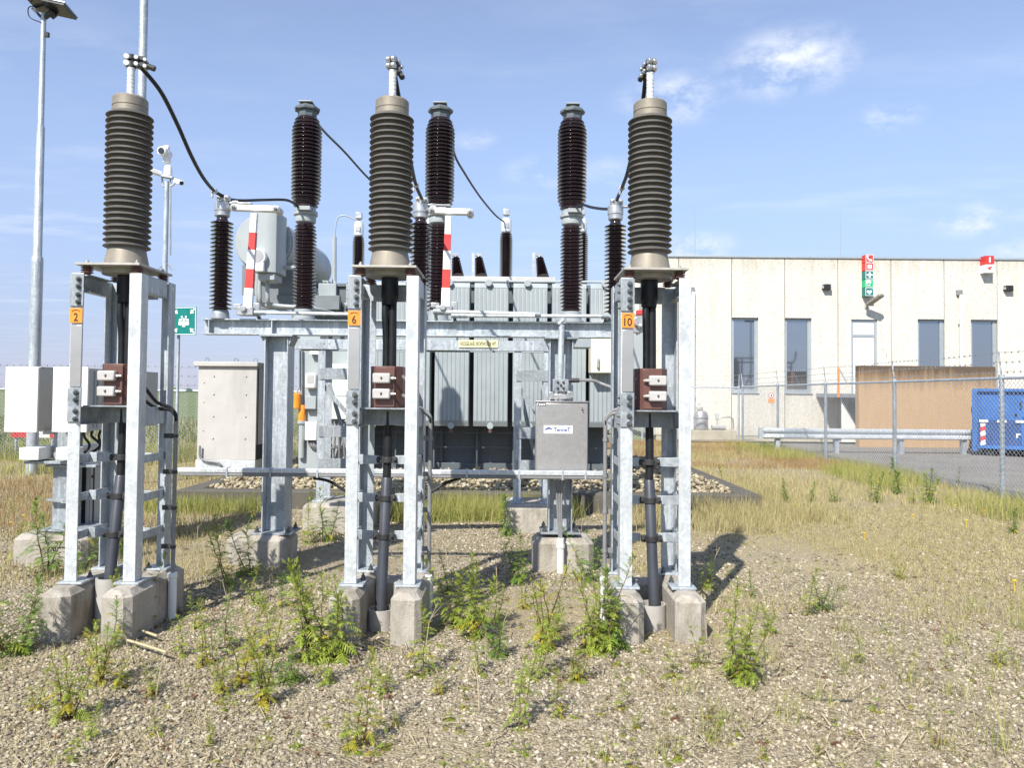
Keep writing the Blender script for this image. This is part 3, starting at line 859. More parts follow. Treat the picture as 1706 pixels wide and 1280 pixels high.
b = MB(); p = P(930, 716, Yc-.02); b.box(p.x-.135, p.x+.135, Yc-.0215, Yc-.0187, p.z-.038, p.z+.038); st = b.build('sticker', 'sticker_white', door)
b = MB(); text_to(b, 'TenneT', (p.x+.035, Yc-.0228, p.z-.001), .155, .040)
# blue swoosh emblem
cx_, cz_ = p.x-.088, p.z+.002
sw = []
for k in range(13):
    a = PI*(1.0-k/12.0); sw.append((cx_+.034*math.cos(a), cz_-.008+.026*math.sin(a)))
for k in range(12, -1, -1):
    a = PI*(1.0-k/12.0); sw.append((cx_+.004+.028*math.cos(a), cz_-.012+.014*math.sin(a)))
vs = [(x, Yc-.0228, z) for x, z in sw]
b.add(vs, [(k, k+1, 24-k, 25-k) for k in range(12)])
b.build('lettering', 'logo_blue', st, smooth=False)
b = MB(); p = P(971, 684, Yc-.02); 
for dx, dz, s in ((0,0,.012), (-.004,.022,.008), (.006,-.02,.008), (-.012,.006,.006), (.012,.012,.005)): b.cbox((p.x+dx, Yc-.0195, p.z+dz), (s, .001, s*1.6))
b.build('scuff_marks', 'dark_steel', door)
# linkage above the cabinet
t = thing('drive_shaft', P(935, 668, Yc), 'vertical grey drive shaft bolted above the stainless cabinet', 'drive shaft')
Ys = Yc+.09
S0 = P(933, 640, Ys); S1 = P(936, 541, Ys)
b = MB(); b.tube([S0, S1], .030, 16); b.build('shaft', 'galvanised', t)
b = MB(); b.cbox(P(934, 642, Ys-.045), (.15, .016, .115)); pl = b.build('coupling_plate', 'galvanised_old', t, bevel=.002)
b = MB()
for dx in (-1, 1):
    for dz in (-1, 1):
        q = P(934, 642, Ys-.053); b.hexbolt((q.x+dx*.026, Ys-.053, q.z+dz*.028), .009, .014)
b.hexbolt((P(934, 642, Ys).x, Ys-.053, P(934, 642, Ys).z), .009, .014); b.build('coupling_bolts', 'zinc_bolt', pl)
b = MB(); q = P(934, 661, Ys); b.cbox((q.x, Ys, q.z), (.21, .10, .045)); b.cyl((q.x, Ys, q.z-.05), (q.x, Ys, q.z+.06), .032, 14); b.cbox((q.x+.09, Ys-.03, q.z+.02), (.06, .06, .06)); b.cbox((q.x-.09, Ys-.03, q.z+.01), (.045, .05, .07)); b.build('bearing', 'clamp_metal', t, bevel=.004)
b = MB(); b.tube([P(940, 533, Ys), P(930, 541, Ys)], .035, 10); b.cbox(P(935, 536, Ys+.03), (.09, .12, .05)); b.build('lever', 'galvanised_old', t, bevel=.003)
t = thing('cable_hose', P(980, 634, Yc+.1), 'grey hose running from the drive shaft to the right stand', 'hose')
b = MB(); b.tube(spline([P(948, 634, Yc+.1), P(985, 634, Yc+.1), P(1003, 640, Yc+.1), P(1030, 650, Yc)], 6), .016, 10); b.build('hose', 'pvc_grey', t)
b = MB(); b.tube([P(947, 634, Yc+.1), P(965, 634, Yc+.1)], .022, 10); b.build('hose_end', 'dark_steel', t)
# white drain / cable entry pipe below the cabinet
t = thing('cable_drop', P(934, 945, 7.2), 'white plastic pipe with bundled cables under the stainless cabinet', 'cable drop')
b = MB(); a = P(934, 946, 7.22); c = P(934, 897, 7.22); b.tube([a+Vector((0,0,-.1)), c], .034, 14); b.tube([c-Vector((0,0,.09)), c-Vector((0,0,.06))], .040, 14); b.build('sleeve', 'pvc_white', t)
b = MB()
for dx in (-.016, 0, .016):
    b.tube(spline([(c.x+dx*.6, 7.22, c.z-.02), P(932+dx*200, 850, 7.24), P(932+dx*300, 815, 7.24), P(935+dx*700, 790, 7.26)], 5), .010, 8)
b.build('cables', 'pvc_grey', t)

# horizontal cable tray in front of the columns
Yt = 7.12
A = P(298, 789, Yt); B = P(1012, 790, Yt)
t = thing('cable_tray', ((A.x+B.x)/2, Yt, A.z), 'long galvanised cable channel running knee-high behind the three stands', 'cable tray')
zc = (A.z+B.z)/2
b = MB(); b.box(A.x, B.x, Yt-.035, Yt+.035, zc-.002, zc+.040); b.build('channel', 'galvanised_bright', t, bevel=.006)
b = MB(); b.box(A.x+.02, B.x-.02, Yt-.030, Yt+.02, zc-.036, zc-.004); b.build('cable_bundle', 'pvc_grey', t, bevel=.008)
for px in (380, 452, 530, 778, 865, 937, 975):
    x = P(px, 790, Yt).x; b = MB(); b.box(x-.009, x+.009, Yt-.040, Yt+.04, zc-.042, zc+.046); b.build('tray_clip', 'galvanised', t, bevel=.002)
for pts, lab in (([(522, 797), (548, 802), (575, 818), (600, 832)], 'black cable sagging under the channel, left of the stand numbered 6'), ([(768, 797), (745, 804), (722, 818), (706, 832)], 'black cable sagging under the channel, right of the stand numbered 6')):
    b = MB(); b.tube(spline([P(x, y, Yt+.05) for x, y in pts], 6), .014, 8)
    tag(b.build('loose_cable', 'rubber', None, at=P(pts[0][0], pts[0][1], Yt+.05)), lab, 'cable', 'cables under the channel')

# ------------------------------------------------------------------ circuit breaker
YK = 9.6
KX = [P(508, 440, YK).x, P(731, 440, YK).x, P(952, 440, YK).x]
zk0 = P(508, 533, YK).z
def make_breaker(x, label):
    t = thing('circuit_breaker_pole', (x, YK, zk0), label, 'circuit breaker', 'tall brown circuit breaker columns')
    za, zb_, zc_, zd, ze, zf = [P(508, y, YK).z for y in (516, 372, 346, 197, 190, 176)]
    b = MB(); b.lathe((x, YK, 0), [(.16, zk0-.02), (.16, zk0+.015), (.13, zk0+.02), (.125, za-.01), (.115, za)], 28); b.build('base', 'transformer_grey', t)
    b = MB(); b.lathe((x, YK, 0), [(.10, za-.004)]+shed_profile(za+.01, zb_-.015, 24, .098, .143, taper=.35, thick=.16, droop=.36)+[(.10, zb_)], 36); b.build('lower_insulator', 'porcelain', t, ang=50)
    b = MB(); b.lathe((x, YK, 0), [(.11, zb_-.004), (.125, zb_+.01), (.13, zb_+.05), (.125, zb_+.09), (.148, zb_+.095), (.148, zb_+.125), (.125, zb_+.13), (.125, zc_)], 28)
    for k in range(10):
        a = 2*PI*k/10; b.hexbolt((x+.137*math.cos(a), YK+.137*math.sin(a), zb_+.125), .011, .018, 'z', 1)
    b.cbox((x+.02, YK-.14, zc_-.045), (.16, .10, .05)); b.build('middle_flange', 'transformer_light', t, bevel=.003)
    b = MB(); b.lathe((x, YK, 0), [(.12, zc_-.004)]+shed_profile(zc_+.004, zd, 24, .132, .185, taper=.75, thick=.17, droop=.38)+[(.11, zd), (.11, ze+.01)], 40); b.build('upper_insulator', 'porcelain', t, ang=50)
    # octagonal top cap with a flat lid
    b = MB(); b.lathe((x, YK, 0), [(.118, ze-.05), (.122, ze-.005), (.122, ze+.03), (.158, ze+.035), (.160, ze+.065), (.088, zf+.012)], 8)
    b.hexbolt((x-.11, YK-.10, ze+.04), .018, .03); cp = b.build('top_cap', 'transformer_dark', t, smooth=False, bevel=.004)
    b = MB(); b.box(x-.085, x+.085, YK-.12, YK+.08, zf+.014, zf+.028); b.build('lid', 'transformer_light', cp, bevel=.003)
    return t
kl = ['tall brown circuit breaker column left of the middle termination', 'tall brown circuit breaker column directly right of the middle termination', 'tall brown circuit breaker column left of the termination numbered 10']
k0 = make_breaker(KX[0], kl[0])
for i in (1, 2):
    c = copy_tree(k0); c.location.x = KX[i]; c['label'] = kl[i]
# stand
t = thing('breaker_stand', (0, 9.45, .3), 'galvanised lattice stand carrying the three brown circuit breaker columns', 'steel stand')
Ym = 9.40
a = P(486, 574, Ym); c = P(932, 574, Ym)
b = MB(); b.box(a.x, c.x, Ym, Ym+.012, a.z-.055, a.z+.068); b.box(a.x, c.x, Ym+.012, Ym+.07, a.z+.060, a.z+.068); b.box(a.x, c.x, Ym+.012, Ym+.07, a.z-.055, a.z-.047)
for px in (540, 548, 562, 862, 885, 900): q = P(px, 573, Ym); b.cyl((q.x, Ym, q.z+.01), (q.x, Ym-.006, q.z+.01), .011, 10)
b.build('front_rail', 'galvanised', t, bevel=.002)
b = MB(); b.box(a.x, c.x, Ym+.42, Ym+.432, a.z-.055, a.z+.068)
for x in KX: b.box(x-.24, x+.24, Ym+.075, Ym+.415, a.z+.0, zk0-.015)
b.build('drive_housing', 'transformer_grey', t, bevel=.004)
for pxs, foot in (((533, 596), 842), ((862, 911), 846)):
    zf = .33
    for px in pxs:
        for dy in (0, .36):
            x = P(px, 750, Ym).x; b = MB()
            b.box(x-.045, x+.045, Ym+.02+dy, Ym+.030+dy, zf, a.z-.06); b.box(x-.045, x-.035, Ym+.032+dy, Ym+.10+dy, zf, a.z-.06)
            b.box(x-.08, x+.08, Ym+dy-.02, Ym+.13+dy, zf-.015, zf-.001)
            b.build('post', 'galvanised', t, bevel=.002)
    x0, x1 = P(pxs[0], 750, Ym).x, P(pxs[1], 750, Ym).x
    for py in (623, 719, 774):
        z = P(560, py, Ym).z; b = MB(); b.box(x0-.02, x1+.06, Ym+.008, Ym+.018, z-.07, z+.07); b.build('cross_plate', 'galvanised_old', t, bevel=.002)
    b = MB(); b.bar((x0, Ym+.05, P(560, 640, Ym).z), (x1, Ym+.05, P(560, 712, Ym).z), .05, .008, (0,1,0)); b.bar((x0+.02, Ym+.36, P(560, 640, Ym).z), (x1, Ym+.36, P(560, 840, Ym).z), .05, .008, (0,1,0)); b.build('diagonal_brace', 'galvanised_old', t)
    b = MB(); b.footing(x0-.16, x1+.16, Ym-.18, Ym+.62, -.3, zf-.016, .04)
    tag(rough(b.build('breaker_footing', 'concrete', None, at=((x0+x1)/2, Ym, -.3))), 'concrete footing block behind the %s' % ('middle steel stand' if pxs[0] < 700 else 'stainless cabinet, at the foot of the pit wall'), 'footing', 'concrete footings of the breaker stand')
# yellow name plate
q = P(797, 573, Ym-.012)
t = thing('name_plate', q, 'narrow yellow plate reading HOOGELAND KROPSWOLDE WIT on the breaker stand rail', 'name plate')
b = MB(); b.box(q.x-.24, q.x+.24, Ym-.014, Ym-.008, q.z-.046, q.z+.046); b.build('plate', 'sign_yellow', t, bevel=.001)
b = MB(); text_to(b, 'HOOGELAND KROPSWOLDE WIT', (q.x, Ym-.0155, q.z), .44, .050); b.build('lettering', 'black_print', t, smooth=False)

# ------------------------------------------------------------------ conductors
def conductor(pts, r, label, clampf=None):
    W = [P(*p) for p in pts]; s = spline(W, 10)
    t = thing('conductor', W[0], label, 'conductor', 'black overhead conductors')
    b = MB(); b.tube(s, r, 10); b.build('wire', 'rubber', t)
    if clampf is not None:
        k = int(clampf*(len(s)-1)); q = s[k]; b = MB(); b.cbox(q, (.05, .05, .035)); b.cbox(q+Vector((-.02,0,-.03)), (.02,.02,.07)); b.build('spacer', 'red_weed' if clampf > .9 else 'clamp_metal', t, bevel=.004)
    return t
Y1 = DAX
conductor([(228, 107, Y1+.03), (243, 121, Y1+.1), (270, 156, Y1+.3), (296, 208, Y1+.65), (318, 258, Y1+1.0), (338, 295, Y1+1.4), (357, 318, YB-.15), (376, 329, YB)], .0165, 'black conductor curving from the termination numbered 2 down to the left post insulator', .86)
conductor([(655, 105, Y1+.08), (659, 130, Y1+.14), (666, 170, Y1+.3), (676, 225, Y1+.65), (685, 272, Y1+1.1), (693, 308, Y1+1.55), (703, 332, YB)], .0165, 'black conductor falling behind the termination numbered 6', .84)
conductor([(1078, 110, Y1+.08), (1075, 135, Y1+.14), (1070, 175, Y1+.3), (1058, 230, Y1+.65), (1046, 285, Y1+1.1), (1036, 313, Y1+1.55), (1027, 334, YB)], .0165, 'black conductor falling behind the termination numbered 10', .84)
conductor([(376, 331, YB), (400, 334, YB+.3), (440, 333, YB+.9), (475, 333, YB+1.4), (490, 339, YB+1.8), (500, 348, YK-.14)], .0155, 'black conductor from the left post insulator to the left breaker column')
conductor([(703, 335, YB), (715, 342, YB+.6), (724, 345, YB+1.3), (733, 348, YK-.14)], .0155, 'short black conductor from the middle post insulator to the middle breaker column')
conductor([(1024, 348, YB), (1004, 348, YB+.5), (984, 345, YB+1.1), (970, 341, YB+1.6), (958, 344, YK-.14)], .0155, 'grey-black conductor from the right post insulator to the right breaker column')
YBU = 15.6
conductor([(528, 205, YK), (545, 224, YK+1), (575, 254, YK+2), (613, 296, YK+3.3), (660, 340, YK+4.6), (690, 362, YBU-.3), (716, 372, YBU)], .0165, 'black conductor sloping from the left breaker column towards the transformer')
conductor([(750, 205, YK), (757, 256, YK+1), (775, 290, YK+2), (800, 328, YK+3.6), (825, 358, YBU-.9), (842, 371, YBU)], .0165, 'black conductor sloping from the middle breaker column towards the transformer')
conductor([(956, 200, YK+.1), (962, 260, YK+2), (966, 320, YK+4), (969, 368, YBU)], .0165, 'black conductor hidden behind the right breaker column')
# ------------------------------------------------------------------ transformer in its pit
YP0, YP1 = 10.9, 17.6
PXL, PXR = P(292, 830, YP0).x, P(1270, 830, YP0).x
ZW = .25
t = thing('pit_wall', ((PXL+PXR)/2, YP0, -.2), 'low weathered concrete kerb wall round the gravel-filled transformer pit', 'wall')
w = .28
b = MB(); b.box(PXL, PXR, YP0, YP0+w, -.3, ZW); b.box(PXL, PXR, YP1-w, YP1, -.3, ZW)
b.box(PXL, PXL+w, YP0+w, YP1-w, -.3, ZW); b.box(PXR-w, PXR, YP0+w, YP1-w, -.3, ZW)
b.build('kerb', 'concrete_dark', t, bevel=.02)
b = MB(); b.box(PXL+w, PXR-w, YP0+w, YP1-w, -.25, ZW-.06); tag(b.build('pit_floor', 'mulch_stone'), kind='structure')
# stones in the pit
def stones(name, xy, smin, smax, mat, z=0.0, sub=1, flat=.62, seed=3, kind='stuff', label=None):
    rng = np.random.default_rng(seed)
    bm = bmesh.new(); bmesh.ops.create_icosphere(bm, subdivisions=sub, radius=1.0)
    bv = np.array([v.co[:] for v in bm.verts]); bf = np.array([[v.index for v in f.verts] for f in bm.faces]); bm.free()
    N = len(xy); nv = len(bv); nf = len(bf)
    jit = rng.uniform(.72, 1.25, (N, nv, 1))
    s = rng.uniform(0, 1, (N, 1, 1))**2.2*(smax-smin)+smin
    sc = s*np.stack([rng.uniform(.8, 1.3, N), rng.uniform(.65, 1.0, N), rng.uniform(flat*.7, flat*1.2, N)], 1)[:, None, :]
    p = bv[None]*jit*sc
    a = rng.uniform(0, 2*PI, N); tl = rng.normal(0, .25, N)
    ca, sa = np.cos(a)[:, None], np.sin(a)[:, None]
    z2 = p[..., 2]+p[..., 0]*np.sin(tl)[:, None]
    x = p[..., 0]*ca-p[..., 1]*sa; y = p[..., 0]*sa+p[..., 1]*ca
    zz_ = np.asarray(z) if np.ndim(z) else np.full(N, z)
    V = np.stack([x+xy[:, 0:1], y+xy[:, 1:2], z2+zz_[:, None]+s[:, 0]*.18], -1).reshape(-1, 3)
    F = (bf[None]+(np.arange(N)*nv)[:, None, None]).reshape(-1, 3)
    return raw_mesh(name, V, F, mat, True, kind, label)
def raw_mesh(name, V, F, mat, smooth=False, kind=None, label=None):
    me = bpy.data.meshes.new(name); k = F.shape[1]
    me.vertices.add(len(V)); me.vertices.foreach_set('co', V.astype(np.float32).ravel())
    me.loops.add(F.size); me.loops.foreach_set('vertex_index', F.astype(np.int32).ravel())
    me.polygons.add(len(F)); me.polygons.foreach_set('loop_start', np.arange(0, F.size, k, dtype=np.int32)); me.polygons.foreach_set('loop_total', np.full(len(F), k, dtype=np.int32))
    if smooth: me.polygons.foreach_set('use_smooth', np.ones(len(F), dtype=bool))
    me.update(calc_edges=True); me.validate()
    for m in (mat if isinstance(mat, (list, tuple)) else [mat]): me.materials.append(M[m])
    o = bpy.data.objects.new(name, me); COL.objects.link(o)
    if kind: o['kind'] = kind
    if label: o['label'] = label
    return o
rng = np.random.default_rng(11)
n = 7500
xy = np.stack([rng.uniform(PXL+.34, PXR-.34, n), YP0+.34+(YP1-YP0-.8)*rng.uniform(0, 1, n)**1.6], 1)
hz = ZW-.06+np.clip(.5*np.minimum(xy[:, 1]-YP0-.3, .5)*.28, 0, .12)+rng.uniform(-.01, .06, n)
stones('pit_stones', xy, .022, .058, 'pit_stones', z=hz, sub=1, flat=.7, seed=5)

YT = 13.0
tr = thing('power_transformer', (P(817, 700, 14).x, 14.2, .2), 'large grey-green power transformer with ribbed radiators behind the gantry beam', 'transformer')
xa, xb = P(508, 700, 13.7).x, P(1012, 700, 13.7).x
ztk = P(700, 480, 13.8).z
b = MB(); b.box(xa, xb, 13.75, 16.7, .30, ztk); b.box(xa-.03, xb+.03, 13.70, 16.75, ztk+.002, ztk+.06); b.box(xa, xb, 13.68, 13.745, .30, .42); b.box(xa+.1, xb-.1, 13.8, 16.6, .06, .295)
for px in (560, 640, 735, 795, 855, 915, 960):
    x = P(px, 750, 13.7).x; b.box(x-.03, x+.03, 13.67, 13.745, .44, 1.05)
b.build('tank', 'transformer_dark', tr, bevel=.006)  # tank coloured dark for the shade behind and below the radiators
# radiators
zr0, zr1 = P(817, 711, YT).z, P(817, 471, YT).z
def radiator(px, first=[]):
    x = P(px, 590, YT).x
    if first:
        c = copy_tree(first[0], tr)
        c.location.x += x-first[1]; return c
    wd = .585; b = MB(); nrib = 8; st = wd/nrib
    prof = []
    for k in range(nrib):
        xx = x-wd/2+k*st
        prof += [(xx+.003, YT+.009), (xx+.012, YT), (xx+st-.012, YT), (xx+st-.003, YT+.009)]
    poly = prof+[(x+wd/2, YT+.05), (x+wd/2, YT+.50), (x-wd/2, YT+.50), (x-wd/2, YT+.05)]
    b.prism(poly, 'z', zr0+.09, zr1-.09)
    b.prism([(YT+.02, zr1-.09), (YT+.004, zr1-.085), (YT+.05, zr1), (YT+.46, zr1), (YT+.498, zr1-.09)], 'x', x-wd/2+.002, x+wd/2-.002)
    b.prism([(YT+.02, zr0+.09), (YT+.498, zr0+.09), (YT+.46, zr0), (YT+.05, zr0), (YT+.004, zr0+.085)], 'x', x-wd/2+.002, x+wd/2-.002)
    o = b.build('radiator', 'transformer_grey', tr, bevel=.003, ang=25)
    q = MB(); q.cyl((x, YT+.012, zr0+.01), (x, YT-.06, zr0+.01), .055, 20); q.build('header_cap', 'transformer_light', o, bevel=.006); q = MB(); q.cyl((x-.05, YT+.012, zr1-.01), (x-.05, YT-.06, zr1-.01), .06, 20); q.build('header_cap', 'transformer_light', o, bevel=.006)
    q = MB(); q.cyl((x, YT-.02, zr0-.10), (x, YT-.02, zr0-.04), .03, 10); q.build('drain_plug', 'brown_resin', o)
    q = MB(); q.cyl((x, YT+.3, zr0+.06), (x, 13.75, zr0+.06), .05, 12); q.build('header_pipe', 'transformer_grey', o)
    first += [o, x]; return o
for px in (623, 688, 753, 818, 883, 948, 1012): radiator(px)
# supports under radiators
b = MB(); z = zr0-.12
b.box(P(600, 700, 13.1).x, P(1030, 700, 13.1).x, 13.42, 13.45, z-.02, z); 
for px in (655, 720, 793, 855, 915, 980):
    x = P(px, 750, 13.2).x; b.box(x-.012, x+.012, 13.46, 13.49, .35, z-.021)
b.box(P(600, 770, 13.1).x, P(1030, 770, 13.1).x, 13.495, 13.52, .70, .72)
b.build('radiator_support', 'transformer_dark', tr)  # rails coloured dark as if the radiators shaded them
# top pipes
b = MB(); q0, q1 = P(742, 468, 13.4), P(1012, 470, 13.4); b.tube([q0, q1], .022, 10)
b.build('oil_pipe', 'transformer_light', tr)
b = MB(); q0, q1 = P(735, 466, 14.6), P(925, 466, 14.6); b.box(q0.x, q1.x, 14.3, 15.0, P(735, 467, 14.3).z, P(735, 460, 14.3).z)
for px in (770, 830, 890): xq = P(px, 466, 14.6).x; b.box(xq-.06, xq+.06, 14.5, 14.8, ztk+.06, P(735, 467, 14.3).z-.001)
b.build('cable_trough', 'box_grey', tr, bevel=.01)
# HV bushings
def bushing(px, py_top, py_base, r, name='high_voltage_bushing', lab=None):
    Y = YBU; x = P(px, 440, Y).x; zt = P(px, py_top, Y).z; zb_ = ztk+.06; k = 1.0
    u = P(px, 450, Y).z-P(px, 460, Y).z; u /= 10
    b = MB(); z1 = zt-16*u
    b.lathe((x, Y, 0), [(r*.95, zb_)]+shed_profile(zb_+.25, z1, 26 if py_base > 460 else 16, r*.55, r, taper=.3, thick=.16, droop=.36)+[(r*.5, z1)], 24)
    o = b.build(name, 'porcelain', tr, ang=50)
    q = MB(); q.lathe((x, Y, 0), [(r*.62, z1-.005), (r*.78, z1+.02), (r*.78, z1+20*u), (r*.6, z1+24*u), (.03, z1+26*u)], 20); cp = q.build('bushing_cap', 'white_metal', o)
    q = MB(); q.cyl((x, Y, z1+25*u), (x, Y, z1+31*u), .035, 12); q.cbox((x+.0, Y-.02, z1+34*u), (.13, .12, .12)); q.build('terminal', 'clamp_metal', cp, bevel=.006); q = MB(); q.cbox((x, Y-r*.80, z1+11*u), (.09, .02, .10)); q.build('rating_plate', 'strip_satin', cp)
    q = MB(); q.lathe((x, Y, 0), [(.20, zb_), (.20, zb_+.03), (.15, zb_+.05), (.15, zb_+.25)], 24); q.build('turret', 'transformer_grey', o)
    return o
for px in (718, 843, 969): bushing(px, 372, 470, .135)
bushing(597, 378, 470, .125)
# neutral wire with earth mast
b = MB(); Y = YBU
b.tube(spline([P(593, 366, Y), P(583, 362, Y), P(572, 359, Y), (P(563, 363, Y)), P(559, 378, Y), P(558, 400, Y)], 6), .014, 8)
b.tube([P(557, 395, Y), P(557, 470, Y), P(557, 530, 14.5)], .045, 10)
b.build('neutral_lead', 'transformer_light', tr)
# slanted low voltage bushings
for px, pyb, lean in ((757, 463, .06), (796, 463, .05), (899, 464, .01)):
    Y = 14.7; B = P(px+6, pyb, Y); T = P(px, 421, Y)+Vector((0, .28, 0)); d = (T-B)
    b = MB(); n0 = 8
    rs = []; ps = []
    for k in range(n0*3+1):
        f = k/(n0*3); ps.append(B+d*f*.9); rs.append((.125 if k % 3 == 1 else .06)*(1-.4*f))
    b.tube(ps, rs, 14); o = b.build('low_voltage_bushing', 'porcelain', tr)
    q = MB(); q.tube([B+d*.88, B+d*1.06], .022, 8); q.bar(B+d*.95+Vector((-.10, 0, -.75)), B+d*1.12+Vector((-.10, 0, 0)), .05, .02); q.cbox(B+d*1.02, (.12, .08, .05)); q.build('bushing_terminal', 'clamp_metal', o)
# conservator with its supports
YC = 13.2
c = P(438, 403, YC); rc = 46*YC/1280*1.02; L = 3.1
cons = MB(); prof = [(rc*.25, -.10), (rc*.72, -.07), (rc*.95, -.02), (rc, .03), (rc, L-.12), (rc*.96, L-.03), (rc*.72, L+.06), (rc*.25, L+.10)]
prof = [(.02, 0), (rc-.008, 0), (rc, .008), (rc, L-.14), (rc*.96, L-.03), (rc*.72, L+.07), (rc*.25, L+.11)]
cons.lathe((c.x, c.y, c.z), prof, 48, 'y')
co = cons.build('oil_conservator', 'transformer_light', tr)
b = MB(); b.lathe((c.x, c.y, c.z), [(rc+.0005, .05), (rc+.022, .052), (rc+.022, .075), (rc+.0005, .077)], 48, 'y'); b.build('rim', 'transformer_grey', co)
# upright box tank in front of it
A = P(424, 352, YC-.55); B = P(462, 454, YC-.55)
b = MB(); 
pr = []
x0, x1 = A.x, B.x; y0, y1 = YC-.55, YC-.06
b.prism([(x0+.12, y0), (x1-.12, y0), (x1-.04, y0+.04), (x1, y0+.12), (x1, y1), (x0, y1), (x0, y0+.12), (x0+.04, y0+.04)], 'z', B.z, A.z)
b.prism([(x0+.06, y0+.05), (x1-.06, y0+.05), (x1-.06, y1-.01), (x0+.06, y1-.01)], 'z', B.z-.12, B.z-.001)
b.build('expansion_chamber', 'transformer_light', tr, bevel=.01)
g = P(431, 428, YC-.58); b = MB(); b.lathe((g.x, y0-.10, g.z), [(.03, 0), (.13, 0), (.14, .02), (.14, .10)], 24, 'y'); go = b.build('oil_gauge', 'white_metal', tr)
b = MB(); b.lathe((g.x, y0-.104, g.z), [(.01, 0), (.105, 0), (.105, .003)], 24, 'y'); b.build('gauge_glass', 'strip_satin', go)
b = MB(); q = P(432, 445, YC-.58); b.cbox((q.x, y0-.05, q.z), (.18, .09, .16)); b.build('gauge_box', 'light_enclosure', tr, bevel=.01)
zsup = P(500, 487, YC).z
b = MB()
b.box(P(425, 490, YC).x, P(560, 490, YC).x, YC+.25, YC+.40, P(425, 512, YC).z, P(425, 488, YC).z)
b.box(P(425, 490, YC).x, P(560, 490, YC).x, YC+2.2, YC+2.35, P(425, 512, YC).z, P(425, 488, YC).z)
for yy in (YC+.28, YC+2.2):
    b.box(c.x-.45, c.x+.45, yy, yy+.10, P(425, 488, YC).z+.002, c.z-rc*.72)
b.box(c.x+.35, c.x+.55, YC+.45, YC+2.15, P(425, 510, YC).z, P(425, 492, YC).z)
b.build('conservator_frame', 'transformer_shaded', tr, bevel=.006)
b = MB()
for k, (px, pe) in enumerate(((428, 436), (433, 480), (446, 500))):
    b.tube(spline([P(px, 455, YC-.3), P(px, 495, YC-.3), P(px+8, 508, YC-.2), P(pe+22, 514, YC-.1), P(pe+60, 524, YC+.4)], 5), .035 if k else .025, 10)
b.tube([P(463, 446, YC-.2), P(500, 446, YC-.1)], .04, 10); b.cyl(P(459, 446, YC-.25), P(466, 446, YC-.25), .09, 14)
b.build('pipework', 'transformer_light', tr)
# tap changer / fittings clutter on the lid, left half
for px, py, w_, h_, yy in ((520, 492, .55, .22, 13.9), (548, 508, .40, .30, 13.8), (575, 500, .35, .34, 14.0), (538, 476, .3, .14, 14.2), (590, 516, .3, .2, 13.8), (660, 476, .5, .1, 14.2)):
    b = MB(); q = P(px, py, yy); b.cbox(q, (w_, .4, h_)); b.box(q.x-w_*.4, q.x+w_*.4, q.y-.15, q.y+.15, ztk+.05, q.z-h_/2-.001)
    o = b.build('lid_fitting', 'transformer_grey', tr, bevel=.012)
    for s_ in (-.3, .3): b = MB(); b.hexbolt((q.x+w_*s_, q.y-.2, q.z), .03, .04); b.build('bolt', 'zinc_bolt', o)
b = MB(); b.tube(spline([P(500, 500, 13.8), P(520, 478, 13.8), P(545, 480, 13.8), P(580, 500, 13.8)], 5), .04, 8); b.build('lid_pipe', 'transformer_grey', tr)
b = MB(); b.lathe(P(595, 505, 13.9)-Vector((0, 0, .3)), [(.16, 0), (.16, .45), (.10, .5)], 16); b.build('lid_dome', 'transformer_grey', tr)
# left end: instrument panel side of the tank
YE = 12.9
a = P(500, 582, YE); c2 = P(566, 782, YE)
b = MB(); b.box(a.x, P(534, 600, YE).x, YE, 13.7, P(500, 782, YE).z, a.z); b.box(P(545, 600, YE).x, P(600, 600, YE).x, YE+.25, 13.7, .45, P(545, 575, YE).z)
b.build('instrument_panel', 'transformer_light', tr, bevel=.008)
def encl(px0, py0, px1, py1, Y, d, mat, name, bev=.008):
    A = P(px0, py0, Y); B = P(px1, py1, Y); b = MB(); b.box(A.x, B.x, Y, Y+d, B.z, A.z); return b.build(name, mat, tr, bevel=bev)
ther = encl(508, 622, 526, 648, YE-.14, .13, 'light_enclosure', 'thermometer', .03)
A = P(517, 632, YE-.145); b = MB(); b.cbox((A.x, YE-.143, A.z), (.11, .004, .13)); b.build('dial', 'grey_enclosure', ther, bevel=.001)
encl(508, 660, 526, 682, YE-.12, .11, 'transformer_light', 'terminal_box')
encl(508, 703, 527, 734, YE-.14, .13, 'white_paint', 'terminal_box')
encl(516, 580, 542, 591, YE-.12, .11, 'white_paint', 'terminal_box')
mint = encl(549, 606, 586, 699, YE-.05, .28, 'mint_enclosure', 'marshalling_box')
A = P(551, 608, YE-.05); b = MB(); p0_, p1_ = P(560, 636, YE-.056), P(584, 660, YE-.056); b.box(p0_.x, p1_.x, YE-.062, YE-.052, p1_.z, p0_.z); b.build('document_pocket', 'light_enclosure', mint)
b = MB()
for k in range(5):
    x0 = P(553+k*5, 700, YE).x
    b.tube(spline([(x0, YE+.05, P(553, 699, YE).z), (x0, YE+.05, P(553, 715, YE).z), (x0-.05+.03*k, YE+.08, P(553, 745, YE).z), (x0-.1+.05*k, YE+.15, .4)], 5), .018, 8)
for k in range(3):
    x0 = P(516+k*4, 735, YE).x
    b.tube(spline([(x0, YE-.06, P(516, 734, YE).z), (x0+.03, YE-.08, P(516, 742, YE).z), (x0+.2, YE-.02, P(516, 748, YE).z), (x0+.45, YE+.2, P(516, 744, YE).z)], 5), .016, 8)
b.build('control_cables', 'pvc_grey', tr)
